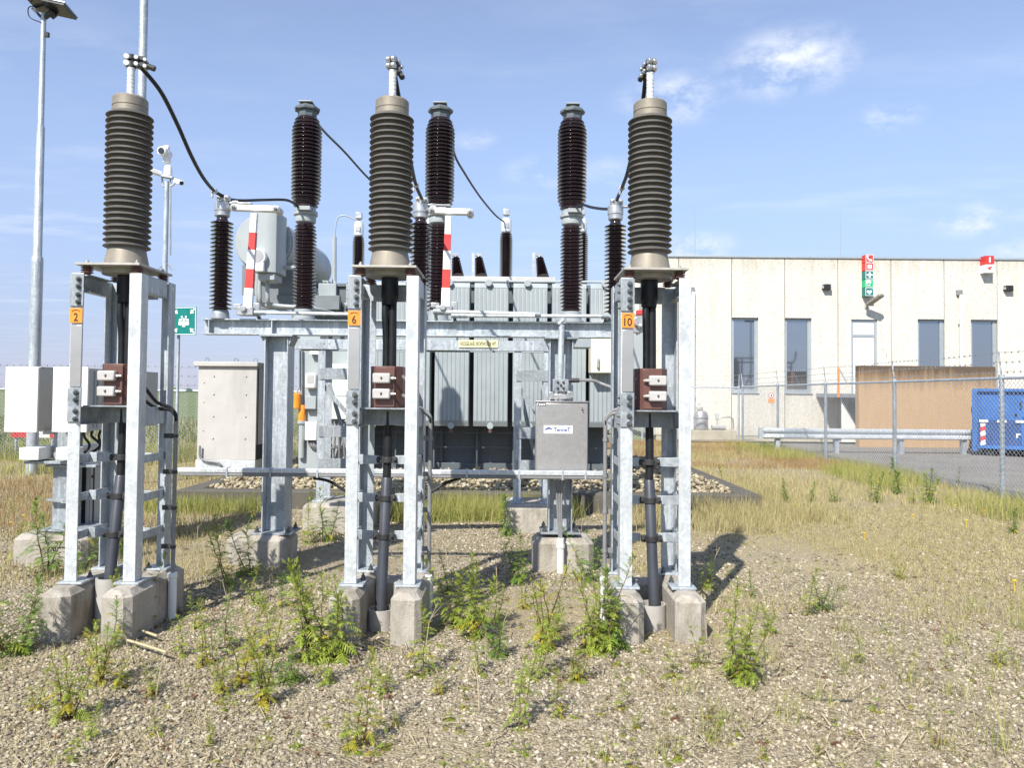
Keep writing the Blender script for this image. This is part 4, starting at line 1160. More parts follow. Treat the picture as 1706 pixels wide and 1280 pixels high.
# cream box by the right edge
crm = encl(985, 536, 1020, 622, YT-.30, .45, 'cream_enclosure', 'cream_cabinet', .015)
A = P(996, 605, YT-.31); b = MB(); b.cbox((A.x, YT-.33, A.z), (.04, .05, .17)); b.build('cabinet_handle', 'clamp_metal', crm, bevel=.008)
encl(1030, 470, 1066, 526, YT+.2, .6, 'cream_enclosure', 'cream_cabinet', .02)
encl(1032, 540, 1072, 690, YT+.1, .8, 'transformer_light', 'side_duct', .02)
b = MB(); q0 = P(985, 530, YT-.2); q1 = P(1020, 530, YT-.2); b.prism([(q0.x+.2, q0.z-.06), (q1.x+.2, q0.z-.06), (q1.x+.1, q0.z+.16), (q0.x+.34, q0.z+.16)], 'y', YT-.2, YT+.3); b.build('hood', 'cream_enclosure', tr, bevel=.01)
# amber breather
A = P(493, 668, YE-.1); b = MB(); b.lathe(A-Vector((0, 0, .13)), [(.07, 0), (.085, .01), (.085, .24), (.07, .26)], 20); br = b.build('silica_breather', 'amber_plastic', tr)
A = P(503, 690, YE-.05); b = MB(); b.lathe(A-Vector((0, 0, .15)), [(.055, 0), (.06, .01), (.06, .28), (.05, .30)], 20); b.build('silica_breather', 'amber_plastic', tr)
b = MB(); b.tube([P(502, 582, YE-.05), P(502, 676, YE-.05)], .022, 8); b.tube([P(498, 582, YE-.1), P(498, 645, YE-.1), P(494, 655, YE-.1)], .018, 8); q = P(503, 703, YE-.05); b.lathe(q-Vector((0,0,.03)), [(.075, 0), (.075, .05)], 16); b.tube([q, q+Vector((0,0,-.6))], .05, 10)
b.build('breather_pipe', 'transformer_light', tr)
# ------------------------------------------------------------------ left side: control boxes, cabinet, poles, sign
Yx = 7.35
def encl2(px0, py0, px1, py1, Y, d, name, label, mats, grp, cat='control box', shade=False):
    A = P(px0, py0, Y); B = P(px1, py1, Y)
    t = thing(name, ((A.x+B.x)/2, Y, B.z), label, cat, grp)
    b = MB(); b.box(A.x, B.x, Y+.012, Y+d, B.z, A.z); bo = b.build('body', mats[1], t, bevel=.004)  # body greyer than the door: shade of the sides put into the paint
    b = MB(); b.box(A.x-.012, B.x+.002, Y-.012, Y+.011, B.z-.010, A.z+.010); b.build('front_door', mats[0], t, bevel=.005)
    return t, A, B
t, A, B = encl2(13, 613, 62, 719, Yx, .34, 'control_box', 'small white steel control box at the far left edge', ('light_enclosure', 'grey_enclosure'), 'white control boxes on posts')
b = MB(); b.box(A.x-.01, B.x+.008, Yx+.02, Yx+.33, A.z+.001, A.z+.014); b.cbox((B.x+.02, Yx+.2, B.z-.02), (.06, .2, .03)); b.build('hood', 'grey_enclosure', t, bevel=.003)
t, A, B = encl2(92, 613, 145, 719, Yx, 1.45, 'control_box', 'long white and grey control box right of the small one, behind the stand numbered 2', ('light_enclosure', 'grey_enclosure'), 'white control boxes on posts')
b = MB()
for y in (Yx+.10, Yx+.16, Yx+.85): b.box(B.x+.001, B.x+.006, y, y+.015, B.z+.03, A.z-.03)
b.lathe((B.x+.002, Yx+.45, (A.z+B.z)/2), [(.12, 0), (.12, .004), (.115, .006)], 24, 'x'); b.build('side_seam', 'galvanised_old', t)
b = MB()
for k in range(9):
    y = Yx+.12+k*.13
    b.tube(spline([(B.x-.10+.02*(k % 3), y, B.z+.01), (B.x-.09, y, B.z-.06), (B.x-.06+.04*math.sin(k*2.1), y+.04, B.z-.15), (B.x-.12, y+.02, B.z-.24)], 5), .013, 8)
b.build('hanging_cables', 'rubber', t)
# support stand
t = thing('box_stand', P(108, 880, Yx+.3), 'grey steel post stand with channel arms under the white control boxes', 'steel stand')
b = MB()
for px0, px1, d in ((32, 64, .32), (93, 126, 1.4)):
    A = P(px0, 746, Yx); B = P(px1, 767, Yx); b.box(A.x, B.x, Yx, Yx+d, B.z, A.z)
b.build('channel_arm', 'light_enclosure', t, bevel=.004)
A = P(40, 768, Yx+.05); B = P(128, 774, Yx+.05)
b = MB(); b.box(A.x, B.x, Yx+.05, Yx+.30, B.z, A.z-.003); A = P(65, 776, Yx); B = P(150, 781, Yx); b.box(A.x, B.x, Yx+.10, Yx+.2, B.z, A.z); b.build('cross_arm', 'galvanised_old', t, bevel=.003)
A = P(92, 720, Yx+.2); B = P(121, 880, Yx+.2)
b = MB(); b.box(A.x, B.x-.02, Yx+.18, Yx+.20, B.z, A.z); b.box(A.x, A.x+.012, Yx+.201, Yx+.38, B.z, A.z); b.box(B.x-.032, B.x-.02, Yx+.201, Yx+.38, B.z, A.z); b.build('post', 'galvanised_old', t, bevel=.003)
A = P(60, 880, Yx); B = P(150, 888, Yx); b = MB(); b.box(A.x, B.x, Yx+.08, Yx+.6, B.z-.01, B.z+.012); b.build('base_plate', 'galvanised_old', t, bevel=.003)
A = P(66, 834, Yx); B = P(100, 838, Yx); b = MB(); b.box(A.x, B.x, Yx+.1, Yx+.14, B.z, A.z); b.box(B.x-.05, B.x, Yx+.1, Yx+1.0, B.z-.02, B.z-.003); b.build('bracket', 'galvanised_old', t)
A = P(104, 775, Yx+.45); B = P(147, 884, Yx+.45)
b = MB(); b.box(A.x, B.x-.004, Yx+.45, Yx+.47, B.z, A.z); b.build('dark_panel', 'vent_black', t, bevel=.003)
b = MB(); b.box(A.x, B.x, Yx+.472, Yx+.80, B.z, A.z); b.box(B.x-.03, B.x+.004, Yx+.44, Yx+.449, B.z, A.z); cbx = b.build('lower_cabinet', 'grey_enclosure', t, bevel=.004)
b = MB(); b.box(B.x+.001, B.x+.008, Yx+.52, Yx+.535, B.z+.02, A.z-.02); b.cyl((B.x, Yx+.50, A.z-.12), (B.x+.02, Yx+.50, A.z-.12), .014, 8); b.build('cabinet_seam', 'dark_steel', cbx)
q = P(80, 900, Yx); b = MB(); b.footing(P(24, 900, Yx).x, P(148, 900, Yx).x, Yx-.05, Yx+.75, -.3, P(80, 889, Yx).z-.012, .045)
tag(rough(b.build('stand_footing', 'concrete', None, at=(q.x, Yx, -.3))), 'weathered concrete footing block under the white control boxes', 'footing')

# beige kiosk cabinet
Yk = 13.5
A = P(331, 606, Yk); B = P(425, 783, Yk); dpt = .75
t = thing('kiosk_cabinet', ((A.x+B.x)/2, Yk, B.z), 'tall beige sheet metal kiosk with lifting eyes and overhanging roof', 'kiosk')
zb_ = P(331, 766, Yk).z
b = MB(); b.box(A.x, B.x, Yk, Yk+dpt, zb_, A.z-.05); body = b.build('body', 'beige_paint', t, bevel=.006)
b = MB(); b.box(A.x-.07, B.x+.03, Yk-.06, Yk+dpt+.05, A.z-.048, A.z+.035); b.build('roof', 'beige_paint', t, bevel=.012)
b = MB(); b.box(A.x-.02, B.x+.0, Yk-.012, Yk+dpt-.05, ZW-.01, zb_-.003); b.build('plinth', 'galvanised_bright', t, bevel=.004)
b = MB()
for fx in (.27, .82):
    for fz in (.22, .45, .68, .87): b.sphere((A.x+(B.x-A.x)*fx, Yk-.002, zb_+(A.z-zb_)*fz), .016, 8, 6)
for fz in (.3, .6, .8): b.sphere((A.x+(B.x-A.x)*.1, Yk-.002, zb_+(A.z-zb_)*fz), .012, 8, 6)
b.build('rivets', 'strip_satin', body)
b = MB(); q = B.x+.003
b.box(B.x+.001, B.x+.006, Yk+.06, Yk+.10, zb_+.02, A.z-.07); b.box(B.x+.001, B.x+.006, Yk+.40, Yk+.43, zb_+.02, A.z-.07); b.box(B.x+.001, B.x+.008, Yk+.02, Yk+dpt-.02, zb_+.003, zb_+.26); b.build('side_vent', 'vent_black', t)
for fx in (.12, .62, .95):
    b = MB(); x = A.x+(B.x-A.x)*fx; pts = [(x+.035*math.cos(a), Yk+.06, A.z+.07+.035*math.sin(a)) for a in [2*PI*k/14 for k in range(15)]]; b.tube(pts, .010, 6); b.build('lifting_eye', 'galvanised_old', t)
b = MB(); b.tube(spline([P(333, 743, Yk-.06), P(333, 760, Yk-.06), P(340, 767, Yk-.06), P(358, 770, Yk-.06), P(366, 774, Yk-.06), P(367, 788, Yk-.06)], 5), .02, 8); b.build('earth_cable', 'pvc_grey', t)

# poles
def pole(name, px0, py0, px1, py1, Y, r0, r1, label, sleeve=None, cat='pole', grp=None):
    B = P(px0, py0, Y); T = P(px1, py1, Y); T = Vector((B.x, Y, T.z)) if False else Vector((T.x, Y, T.z))
    B = Vector((T.x, Y, -.1))
    t = thing(name, B, label, cat, grp)
    b = MB()
    if sleeve:
        zs = [P(px1, s, Y).z for s in sleeve]
        b.lathe((B.x, Y, 0), [(r0, -.1), (r0, zs[0]-.12), (r0*.96, zs[0]-.02), (r1*1.42, zs[0]+.01), (r1*1.25, zs[1]-.05), (r1, zs[1]), (r1*.8, T.z)], 20)
    else: b.lathe((B.x, Y, 0), [(r0*1.3, -.1), (r0*1.3, .12), (r0, .25), (r1, T.z)], 20)
    b.build('shaft', 'galvanised', t)
    return t, T
Yp = 14.8
t, T = pole('lamp_post', 64, 795, 73, 22, Yp, .105, .056, 'tapered galvanised lamp post at the far left with a tilted panel on top', (428, 208), 'lamp post', 'galvanised lamp posts')
b = MB(); c = T+Vector((.20, -.1, .07))
Mr = Matrix.Rotation(R(12), 3, 'Y') @ Matrix.Rotation(R(-8), 3, 'X')
b.obox(c, (.78, .46, .05), Mr); pn = b.build('lamp_panel', 'solar_black', t, bevel=.006)
b = MB(); b.obox(c+Vector((0, 0, .036)), (.81, .49, .018), Mr); b.build('panel_frame', 'alu_frame', t)
b = MB(); b.bar(T+Vector((0, 0, -.10)), T+Vector((.20, 0, .06)), .07, .07); b.bar(T+Vector((0, 0, -.12)), T+Vector((-.22, 0, .10)), .05, .05); b.cyl(T+Vector((.12, 0, -.05)), T+Vector((.2, 0, .02)), .08, 12); b.build('tilt_bracket', 'dark_steel', t, bevel=.005)
b = MB(); b.tube(spline([T+Vector((-.02, -.05, -.2)), T+Vector((-.24, -.05, -.1)), T+Vector((-.26, -.05, .1)), T+Vector((-.05, -.02, .12))], 5), .010, 6); b.cbox(T+Vector((.08, 0, -.42)), (.06, .06, .09)); b.build('wire', 'rubber', t)
t, T = pole('lamp_post', 232, 806, 243, -130, 13.7, .085, .068, 'tall plain galvanised lamp post rising out of frame behind the stand numbered 2', None, 'lamp post', 'galvanised lamp posts')
b = MB(); b.cbox((T.x+.3, T.y, T.z+.02), (.9, .25, .10)); b.build('lamp_head', 'alu_frame', t, bevel=.02)
t, T = pole('camera_mast', 277, 800, 278, 302, 20.0, .075, .060, 'slim mast with three white surveillance cameras behind the left stand', None, 'camera mast')
Yq = 20.0
b = MB(); b.bar(P(269, 293, Yq), P(290, 297, Yq), .22, .05); b.build('mast_plate', 'galvanised', t)
b = MB(); b.lathe(P(280, 288, Yq)-Vector((0,0,.1)), [(.11, 0), (.10, .22), (.07, .30)], 14); b.cbox(P(278, 262, Yq), (.16, .16, .30)); b.build('pan_head', 'white_paint', t, bevel=.02)
b = MB(); q = P(275, 254, Yq); b.cyl(q+Vector((0, .2, 0)), q+Vector((0, -.22, -.02)), .12, 14); b.cyl(P(273, 246, Yq), P(282, 246, Yq), .06, 10); cm = b.build('camera', 'white_paint', t, bevel=.02)
b = MB(); b.cyl(q+Vector((0, -.222, -.02)), q+Vector((0, -.235, -.02)), .08, 14); b.build('lens', 'lens_glass', cm)
for p0_, p1_, pa in ((P(270, 291, Yq), P(257, 288, Yq), 274), (P(294, 302, Yq), P(309, 309, Yq), 284)):
    b = MB(); b.bar(p0_+Vector((0, -.05, 0)), p1_+Vector((0, -.25, 0)), .13, .12); cm = b.build('camera', 'white_paint', t, bevel=.02)
    b = MB(); d = (p1_-p0_).normalized(); e = p1_+Vector((0, -.25, 0)); b.cyl(e, e+(e-p0_).normalized()*.03, .05, 10); b.build('lens', 'lens_glass', cm)
    b = MB(); b.tube(spline([p0_, P(pa-3 if pa < 279 else pa+3, 309, Yq), P(pa, 309, Yq)], 4), .025, 8); b.build('camera_arm', 'galvanised', t)
b = MB()
for dx in (-14, 14, -9, 9): b.tube([P(277, 437, Yq), P(277+dx, 452-abs(dx)*.2, Yq)], .012, 6)
b.tube([P(284, 296, Yq), P(284, 425, Yq)], .02, 6); b.build('spikes', 'galvanised_old', t)

# assembly point sign
Yg = 15.5
A = P(291, 512, Yg); C = P(328, 560, Yg)
t = thing('assembly_sign', (P(297, 780, Yg).x, Yg, 0), 'green assembly point sign with four arrows on a slim pole', 'sign')
xp = P(298, 540, Yg).x
b = MB(); b.cyl((xp, Yg, -.1), (xp, Yg, A.z), .030, 12); b.build('pole', 'galvanised', t)
yaw = R(-12); Mr = Matrix.Rotation(yaw, 3, 'Z'); cc = (A+C)/2+Vector((.02, -.13, 0)); hs = (A.z-C.z)*.97; ws = hs*.98
b = MB(); b.obox(cc, (ws, .012, hs), Mr); pl = b.build('panel', 'sign_green', t)
def W(x, z, d=.010): return cc+Mr @ Vector((x, -d, z))
b = MB()
e = .012
for p in ((-1, 0), (1, 0)): b.obox(W(p[0]*(ws/2-.014), 0, .0075), (.012, .002, hs-.02), Mr)
for p in (-1, 1): b.obox(W(0, p*(hs/2-.014), .0075), (ws-.052, .002, .012), Mr)
def quad(pts): b.add([W(x, z, .009) for x, z in pts], [tuple(range(len(pts)))])
for sx in (-1, 1):
    for sz in (-1, 1):
        def T2(u, v):  # u along the diagonal toward the centre, v across
            ox, oz = sx*(ws*.43), sz*(hs*.43); dx, dz = -sx*.7071, -sz*.7071; u *= .92; v *= .75
            return (ox+dx*u-dz*v, oz+dz*u+dx*v)
        quad([T2(0, -.018), T2(.085, -.018), T2(.085, .018), T2(0, .018)])
        quad([T2(.15, 0), T2(.075, .062), T2(.055, .046), T2(.096, 0)]); quad([T2(.15, 0), T2(.096, 0), T2(.055, -.046), T2(.075, -.062)])
def pq(pts): quad([(x*.70, z*.70-.005) for x, z in pts])
def disc(x, z, r): pq([(x+r*math.cos(2*PI*k/14), z+r*math.sin(2*PI*k/14)) for k in range(14)])
for x, z, r_ in ((0, .055, .036), (-.125, .04, .032), (.125, .04, .032), (-.066, .125, .030), (.066, .125, .030)): disc(x, z, r_)
pq([(-.05, -.16), (.05, -.16), (.05, .006), (-.05, .006)])
for s_ in (-1, 1):
    pq([(s_*.066, -.11), (s_*.165, -.11), (s_*.165, -.002), (s_*.066, -.002)]); pq([(s_*.062, .022), (s_*.085, .022), (s_*.085, .082), (s_*.045, .082)])
b.build('pictogram', 'sticker_white', pl, smooth=False)
# ------------------------------------------------------------------ ground sheets
def sheet(name, x0, x1, y0, y1, z, mat, nx=1, ny=1, amp=0, seed=1, skip=None):
    rs = np.random.default_rng(seed); ph = rs.uniform(0, 6.28, 12); fr = rs.uniform(.4, 2.6, (12, 2))
    V = []; 
    for j in range(ny+1):
        for i in range(nx+1):
            x = x0+(x1-x0)*i/nx; y = y0+(y1-y0)*j/ny
            V.append((x, y, z+ground_h(x, y)*amp))
    F = [(j*(nx+1)+i, j*(nx+1)+i+1, (j+1)*(nx+1)+i+1, (j+1)*(nx+1)+i) for j in range(ny) for i in range(nx)]
    return raw_mesh(name, np.array(V), np.array(F), mat, True, 'structure')
_r = np.random.default_rng(21); _ph = _r.uniform(0, 6.28, 10); _fx = _r.uniform(-2.4, 2.4, 10); _fy = _r.uniform(-2.4, 2.4, 10)
def ground_h(x, y):
    h = 0
    for k in range(10): h = h+np.sin(_fx[k]*x+_fy[k]*y+_ph[k])*.0062
    return h
sheet('field', -4000, 4000, -200, 9000, -.06, 'field_grass')
sheet('ground', -15.5, 8.25, -4, 27.2, -.01, 'gravel_ground', 190, 250, 1.0)
sheet('path', -80, -3, 24, 44, -.045, 'gravel_ground')
sheet('road', 8.30, 60, 2, 28.2, -.004, 'asphalt')
sheet('kerb_strip', 6.0, 60, 27.25, 29.0, .05, 'kerb_concrete')

# ------------------------------------------------------------------ chain link fences
def fence(name, A, B, nposts, h, label, top=.45, pitch=.10, wr=.0034, posts=None):
    A = Vector(A); B = Vector(B); d = B-A; L = d.length; d.normalize(); nrm = Vector((-d.y, d.x, 0))
    t = thing(name, A, label, 'fence', 'chain link fences')
    b = MB()
    for ht in (h,): b.tube([A+Vector((0, 0, ht)), B+Vector((0, 0, ht))], .026, 10)
    b.build('top_rail', 'galvanised', t)
    for k in range(nposts):
        q = A+d*(L*k/(nposts-1))
        b = MB(); b.tube([q+Vector((0, 0, -.2)), q+Vector((0, 0, h+.02))], .038, 12); b.tube([q+Vector((0, 0, h+.0)), q+Vector((0, 0, h+.06))], .045, 12)
        p = b.build('post', 'galvanised', t)
        c = MB(); e1 = q+nrm*.05+Vector((0, 0, h+top)); c.bar(q+Vector((0, 0, h+.03)), e1, .028, .008); c.build('extension_arm', 'galvanised', p)
    b = MB(); slope = .85; s = -h/slope
    z0 = .04
    while s < L:
        for sg in (1, -1):
            p, q = (s, z0), (s+(h-z0)/slope, h)
            if sg < 0: p, q = (s, h), (s+(h-z0)/slope, z0)
            (sa, za), (sb, zb_) = p, q
            if sb > 0:
                if sa < 0: za += (zb_-za)*(-sa)/(sb-sa); sa = 0
                if sb > L: zb_ = za+(zb_-za)*(L-sa)/(sb-sa); sb = L
                if sb > sa: b.tube([A+d*sa+nrm*(.045+.002*sg)+Vector((0, 0, za)), A+d*sb+nrm*(.045+.002*sg)+Vector((0, 0, zb_))], wr, 3, cap=False)
        s += pitch
    b.build('wire_mesh', 'galvanised', t, smooth=False)
    b = MB()
    for f in (.25, .6, .95):
        pts = []
        for k in range(nposts-1):
            for u in range(4):
                w_ = u/4; q = A+d*(L*(k+w_)/(nposts-1)); pts.append(q+nrm*.05*f+Vector((0, 0, h+top*f-.04*math.sin(PI*w_))))
        pts.append(B+nrm*.05*f+Vector((0, 0, h+top*f)))
        b.tube(pts, .003, 4)
        for k in range(int(L/.16)):
            q = A+d*(k*.16)+nrm*.05*f+Vector((0, 0, h+top*f-.02)); b.cbox(q, (.005, .03, .03))
    b.build('barbed_wire', 'galvanised_old', t, smooth=False)
    return t
XF = 8.02
fence('chain_link_fence', (XF, 9.05, 0), (XF, 26.7, 0), 6, 1.98, 'chain link fence with barbed wire running back along the asphalt on the right')
fence('chain_link_fence', (XF-.12, 26.75, 0), (1.2, 26.75, 0), 3, 1.95, 'chain link fence crossing in front of the concrete building', pitch=.12)
fence('chain_link_fence', (-16.0, 18.2, 0), (-4.2, 18.2, 0), 6, 1.66, 'chain link fence with barbed wire at the left in front of the green field', top=.62)

# ------------------------------------------------------------------ building
YB2 = 29.0
def bx(px, py=500): return P(px, py, YB2).x
def bz(py, px=1400): return P(px, py, YB2).z
bld = thing('concrete_building', (bx(1400), YB2, 0), 'long flat-roofed building of cream exposed-aggregate concrete panels', 'building')
seams = [bx(1092)]+[bx(1130.5)+(bx(1219)-bx(1130.5))*k for k in range(9)]
zt, z0 = bz(431), .16
half = (seams[2]-seams[1])/2
zwt, zwb = bz(532), bz(656)
openings = {2: (0, half, zwt, zwb), 3: (0, half, zwt, zwb), 4: (half*.5, half*1.48, zwt, bz(661)), 5: (half, 2*half, zwt, zwb), 6: (half, 2*half, zwt, zwb), 8: (half, 2*half, zwt, zwb)}
b = MB(); b.box(seams[0]+.02, seams[-1]-.02, YB2+.20, YB2+12, z0, zt-.05); b.build('wall_core', 'roof_felt', bld)
th = .16
for i in range(len(seams)-1):
    a, c = seams[i]+.014, seams[i+1]-.014
    b = MB()
    def pbox(x0, x1, za, zb_):
        if x1-x0 > .005 and zb_-za > .005: b.box(x0, x1, YB2, YB2+th, za, zb_)
    if i in openings:
        o0, o1, ot, ob = openings[i]; o0 += seams[i]; o1 += seams[i]
        o0 = max(o0, a); o1 = min(o1, c)
        pbox(a, c, ot, zt); pbox(a, c, z0, ob); pbox(a, o0, ob, ot); pbox(o1, c, ob, ot)
    else: pbox(a, c, z0, zt)
    o = b.build('wall_panel', 'aggregate', bld)
    if i > 0:
        m_ = seams[i]+half; b = MB()
        for za, zb_ in ((z0, zwb-.02), (zwt+.02, zt)): b.box(m_-.012, m_+.012, YB2-.004, YB2-.001, za, zb_)
        b.build('panel_rib', 'aggregate', o)
    if i in openings and i != 4:
        b = MB(); f = .09; b.box(o0, o1, YB2+.075, YB2+.14, ot-f*.6, ot); b.box(o0, o1, YB2+.075, YB2+.14, ob, ob+f*1.6); b.box(o0, o0+f, YB2+.075, YB2+.14, ob+f*1.6, ot-f*.6); b.box(o1-f*1.4, o1, YB2+.075, YB2+.14, ob+f*1.6, ot-f*.6)
        w_ = b.build('window', 'alu_frame', bld)
        b = MB(); b.box(o0+f, o1-f*1.4, YB2+.115, YB2+.125, ob+f*1.6, ot-f*.6); b.build('pane', 'window_glass', w_)
        b = MB(); b.box(o0-.0, o1+.03, YB2-.05, YB2+.074, ob-.03, ob-.002); b.build('sill', 'alu_frame', w_)
        b = MB(); b.box(o0, o1, YB2-.012, YB2+.012, ot-.001, ot+.03); b.build('lintel_strip', 'dark_steel', w_)
    if i == 4:
        b = MB(); f = .10; zm = bz(559); b.box(o0, o0+f, YB2+.075, YB2+.14, ob, ot); b.box(o1-f, o1, YB2+.075, YB2+.14, ob, ot); b.box(o0+f, o1-f, YB2+.075, YB2+.14, ot-f, ot); b.box(o0+f, o1-f, YB2+.075, YB2+.14, zm-f*.5, zm+f*.5)
        d_ = b.build('door', 'alu_frame', bld)
        b = MB(); b.box(o0+f, o1-f, YB2+.10, YB2+.12, ob, zm-f*.5); b.build('door_leaf', 'door_white', d_)
        b = MB(); b.box(o0+f, o1-f, YB2+.10, YB2+.11, zm+f*.5, ot-f); b.build('transom', 'door_white', d_)
        b = MB(); b.cbox((o1-f-.08, YB2+.03, bz(610)), (.05, .05, .14)); b.build('handle', 'clamp_metal', d_)
b = MB(); b.box(seams[0]-.03, seams[-1]+.03, YB2-.05, YB2+12.05, zt+.001, zt+.075); b.build('roof_coping', 'alu_frame', bld, bevel=.005)
b = MB(); b.box(seams[0]+.05, seams[-1], YB2+.03, YB2+12, -.2, z0-.004); b.build('plinth', 'kerb_concrete', bld)
# side wall
b = MB(); b.box(seams[0]-.13, seams[0]-.001, YB2+.01, YB2+12, z0, zt); b.build('wall_panel', 'aggregate', bld)

def down_pipe(px, y0, y1, label, boot=None):
    x = bx(px, 600); t = thing('drain_pipe', (x, YB2-.08, bz(y1)), label, 'pipe', 'white pipes on the facade')
    b = MB(); b.cyl((x, YB2-.08, bz(y1)), (x, YB2-.08, bz(y0)), .065, 12); b.build('pipe', 'pvc_white', t)
    b = MB(); b.cbox((x-.05, YB2-.05, bz(y0)+.08), (.20, .10, .20))
    for f in (.3, .75): b.cbox((x, YB2-.05, bz(y0)*(1-f)+bz(y1)*f), (.17, .09, .05))
    b.build('bracket', 'pvc_grey', t, bevel=.01)
down_pipe(1154, 489, 722, 'white pipe on the facade right beside the stand numbered 10'); down_pipe(1600, 490, 655, 'white pipe on the facade between two windows, above the tan wall')
def wall_box(px, py, label):
    x = bx(px, py); z = bz(py, px); t = thing('wall_lamp', (x, YB2, z), label, 'wall lamp', 'small black box lamps on the facade')
    b = MB(); b.box(x-.14, x+.11, YB2-.20, YB2-.002, z-.10, z+.10); b.build('housing', 'vent_black', t, bevel=.01)
    b = MB(); b.box(x+.112, x+.15, YB2-.18, YB2-.01, z-.12, z+.06); b.box(x-.17, x-.141, YB2-.15, YB2-.01, z-.05, z+.04); b.build('cover', 'grey_enclosure', t)
wall_box(1376, 479, 'small black box lamp high on the facade, above the gap left of the door'); wall_box(1678, 481, 'small black box lamp high on the facade at the right edge')
# stacked emergency sign
x0, x1 = bx(1435.5, 460), bx(1449, 460)
def sgz(y): return bz(y, 1442)
t = thing('emergency_sign', ((x0+x1)/2, YB2, sgz(495)), 'tall red and green emergency sign post box above the door', 'sign')
Ys = YB2-.32
tiles = [(426.5, 439.5, 'sign_red', 'phone'), (440, 453, 'sign_red', 'square'), (453.5, 467, 'sign_green', 'cross'), (467.5, 480.5, 'sign_green_light', 'shower'), (481, 495, 'sign_green', 'heart')]
for ya, yb_, mt, kind in tiles:
    za, zb_ = sgz(yb_)+.004, sgz(ya)-.004; zc = (za+zb_)/2; xc = (x0+x1)/2; s = (zb_-za)
    b = MB(); b.box(x0, x1, Ys, YB2-.002, za, zb_); p = b.build('sign_panel', mt, t, smooth=False)
    b = MB(); y = Ys-.004
    def rect(ax, az, bx_, bz_): b.box(xc+ax*s, xc+bx_*s, y-.002, y+.003, zc+az*s, zc+bz_*s)
    rect(-.5, .44, .5, .49); rect(-.5, -.49, .5, -.44); rect(-.5, -.44, -.45, .44); rect(.45, -.44, .5, .44)
    if kind == 'square': rect(-.26, -.28, .26, .26)
    if kind == 'cross': rect(-.36, -.10, .36, .10); rect(-.10, .10, .10, .36); rect(-.10, -.36, .10, -.10)
    if kind == 'phone':
        b.tube([Vector((xc+u*s, y, zc+v*s)) for u, v in ((-.20, .30), (-.26, .10), (-.14, -.16), (.08, -.30), (.2, -.26))], [.07, .03, .03, .03, .07], 8)
    if kind == 'shower':
        b.lathe((xc-.12*s, y-.002, zc+.16*s), [(.09, 0), (.09, .004)], 14, 'y'); rect(-.30, -.30, .02, .02); rect(-.34, .30, .1, .36)
    if kind == 'heart':
        hp = []
        for k in range(28):
            a = 2*PI*k/28; hp.append((xc-.04*s+.020*s*16*math.sin(a)**3, zc-.04*s+.019*s*(13*math.cos(a)-5*math.cos(2*a)-2*math.cos(3*a)-math.cos(4*a))))
        b.add([(u, y-.002, v) for u, v in hp], [tuple(range(28))]); rect(.28, .28, .40, .32)
    b.build('pictogram', 'sticker_white', p, smooth=False)
    b = MB(); b.box(x1+.002, x1+.006, Ys+.04, YB2-.05, za+.05, zb_-.05); b.build('side_mark', 'sticker_white', p)
# flood lamp under it
t = thing('flood_lamp', P(1446, 510, YB2), 'grey swivelled flood lamp on the facade below the emergency sign', 'lamp')
a, c = P(1446, 508, YB2-.25), P(1470, 491, YB2-.75)
b = MB(); b.bar(a, c, .28, .13); b.build('lamp_head', 'cast_metal', t, bevel=.05)
b = MB(); b.tube([P(1444, 509, YB2), a], .05, 10); b.cbox(P(1444, 509, YB2-.02), (.16, .04, .22)); b.build('bracket', 'grey_enclosure', t)
# fire point sign
xa, xb = bx(1632.5, 445), bx(1647, 445)
t = thing('fire_sign', ((xa+xb)/2, YB2, sgz(460)), 'red and white fire extinguisher sign box high at the right', 'sign')
for ya, yb_, mt in ((428.5, 442.5, 'sign_red'), (443, 456.5, 'sticker_white')):
    za, zb_ = bz(yb_, 1640)+.004, bz(ya, 1640)-.004
    b = MB(); b.box(xa, xb, YB2-.34, YB2-.002, za, zb_); p = b.build('sign_panel', mt, t, smooth=False)
    xc = (xa+xb)/2; s = zb_-za; zc = (za+zb_)/2; b = MB()
    if mt == 'sign_red':
        b.box(xc-.09*s, xc+.09*s, YB2-.346, YB2-.341, zc-.32*s, zc+.26*s); b.box(xc-.03*s, xc+.06*s, YB2-.346, YB2-.341, zc+.265*s, zc+.36*s); b.build('pictogram', 'sticker_white', p)
    else:
        b.bar((xc-.3*s, YB2-.343, zc+.06*s), (xc+.3*s, YB2-.343, zc+.18*s), .004, .05); b.bar((xc-.15*s, YB2-.343, zc-.12*s), (xc+.12*s, YB2-.343, zc-.06*s), .004, .06); b.build('pictogram', 'sign_red', p)
# round warning sign
t = thing('warning_sign', P(1285, 664, YB2), 'small round white warning sign over an orange plate on the facade', 'sign')
c = P(1285, 659, YB2-.01); b = MB(); b.lathe((c.x, YB2-.012, c.z), [(.105, 0), (.105, .010)], 20, 'y'); r_ = b.build('ring', 'sign_red', t)
b = MB(); b.lathe((c.x, YB2-.015, c.z), [(.08, 0), (.08, .002)], 20, 'y'); fc = b.build('face', 'sticker_white', t)
b = MB(); b.box(c.x-.015, c.x+.015, YB2-.018, YB2-.0155, c.z-.05, c.z+.05); b.box(c.x-.04, c.x+.04, YB2-.018, YB2-.0155, c.z-.02, c.z-.0); b.build('symbol', 'black_print', fc)
b = MB(); c = P(1285, 668, YB2); b.box(c.x-.12, c.x+.12, YB2-.012, YB2-.002, c.z-.07, c.z+.07); b.build('orange_panel', 'orange_plate', t)
b = MB(); c = P(1286, 674, YB2); b.cbox((c.x, YB2-.01, c.z), (.07, .01, .08)); b.build('tag', 'grey_enclosure', t)
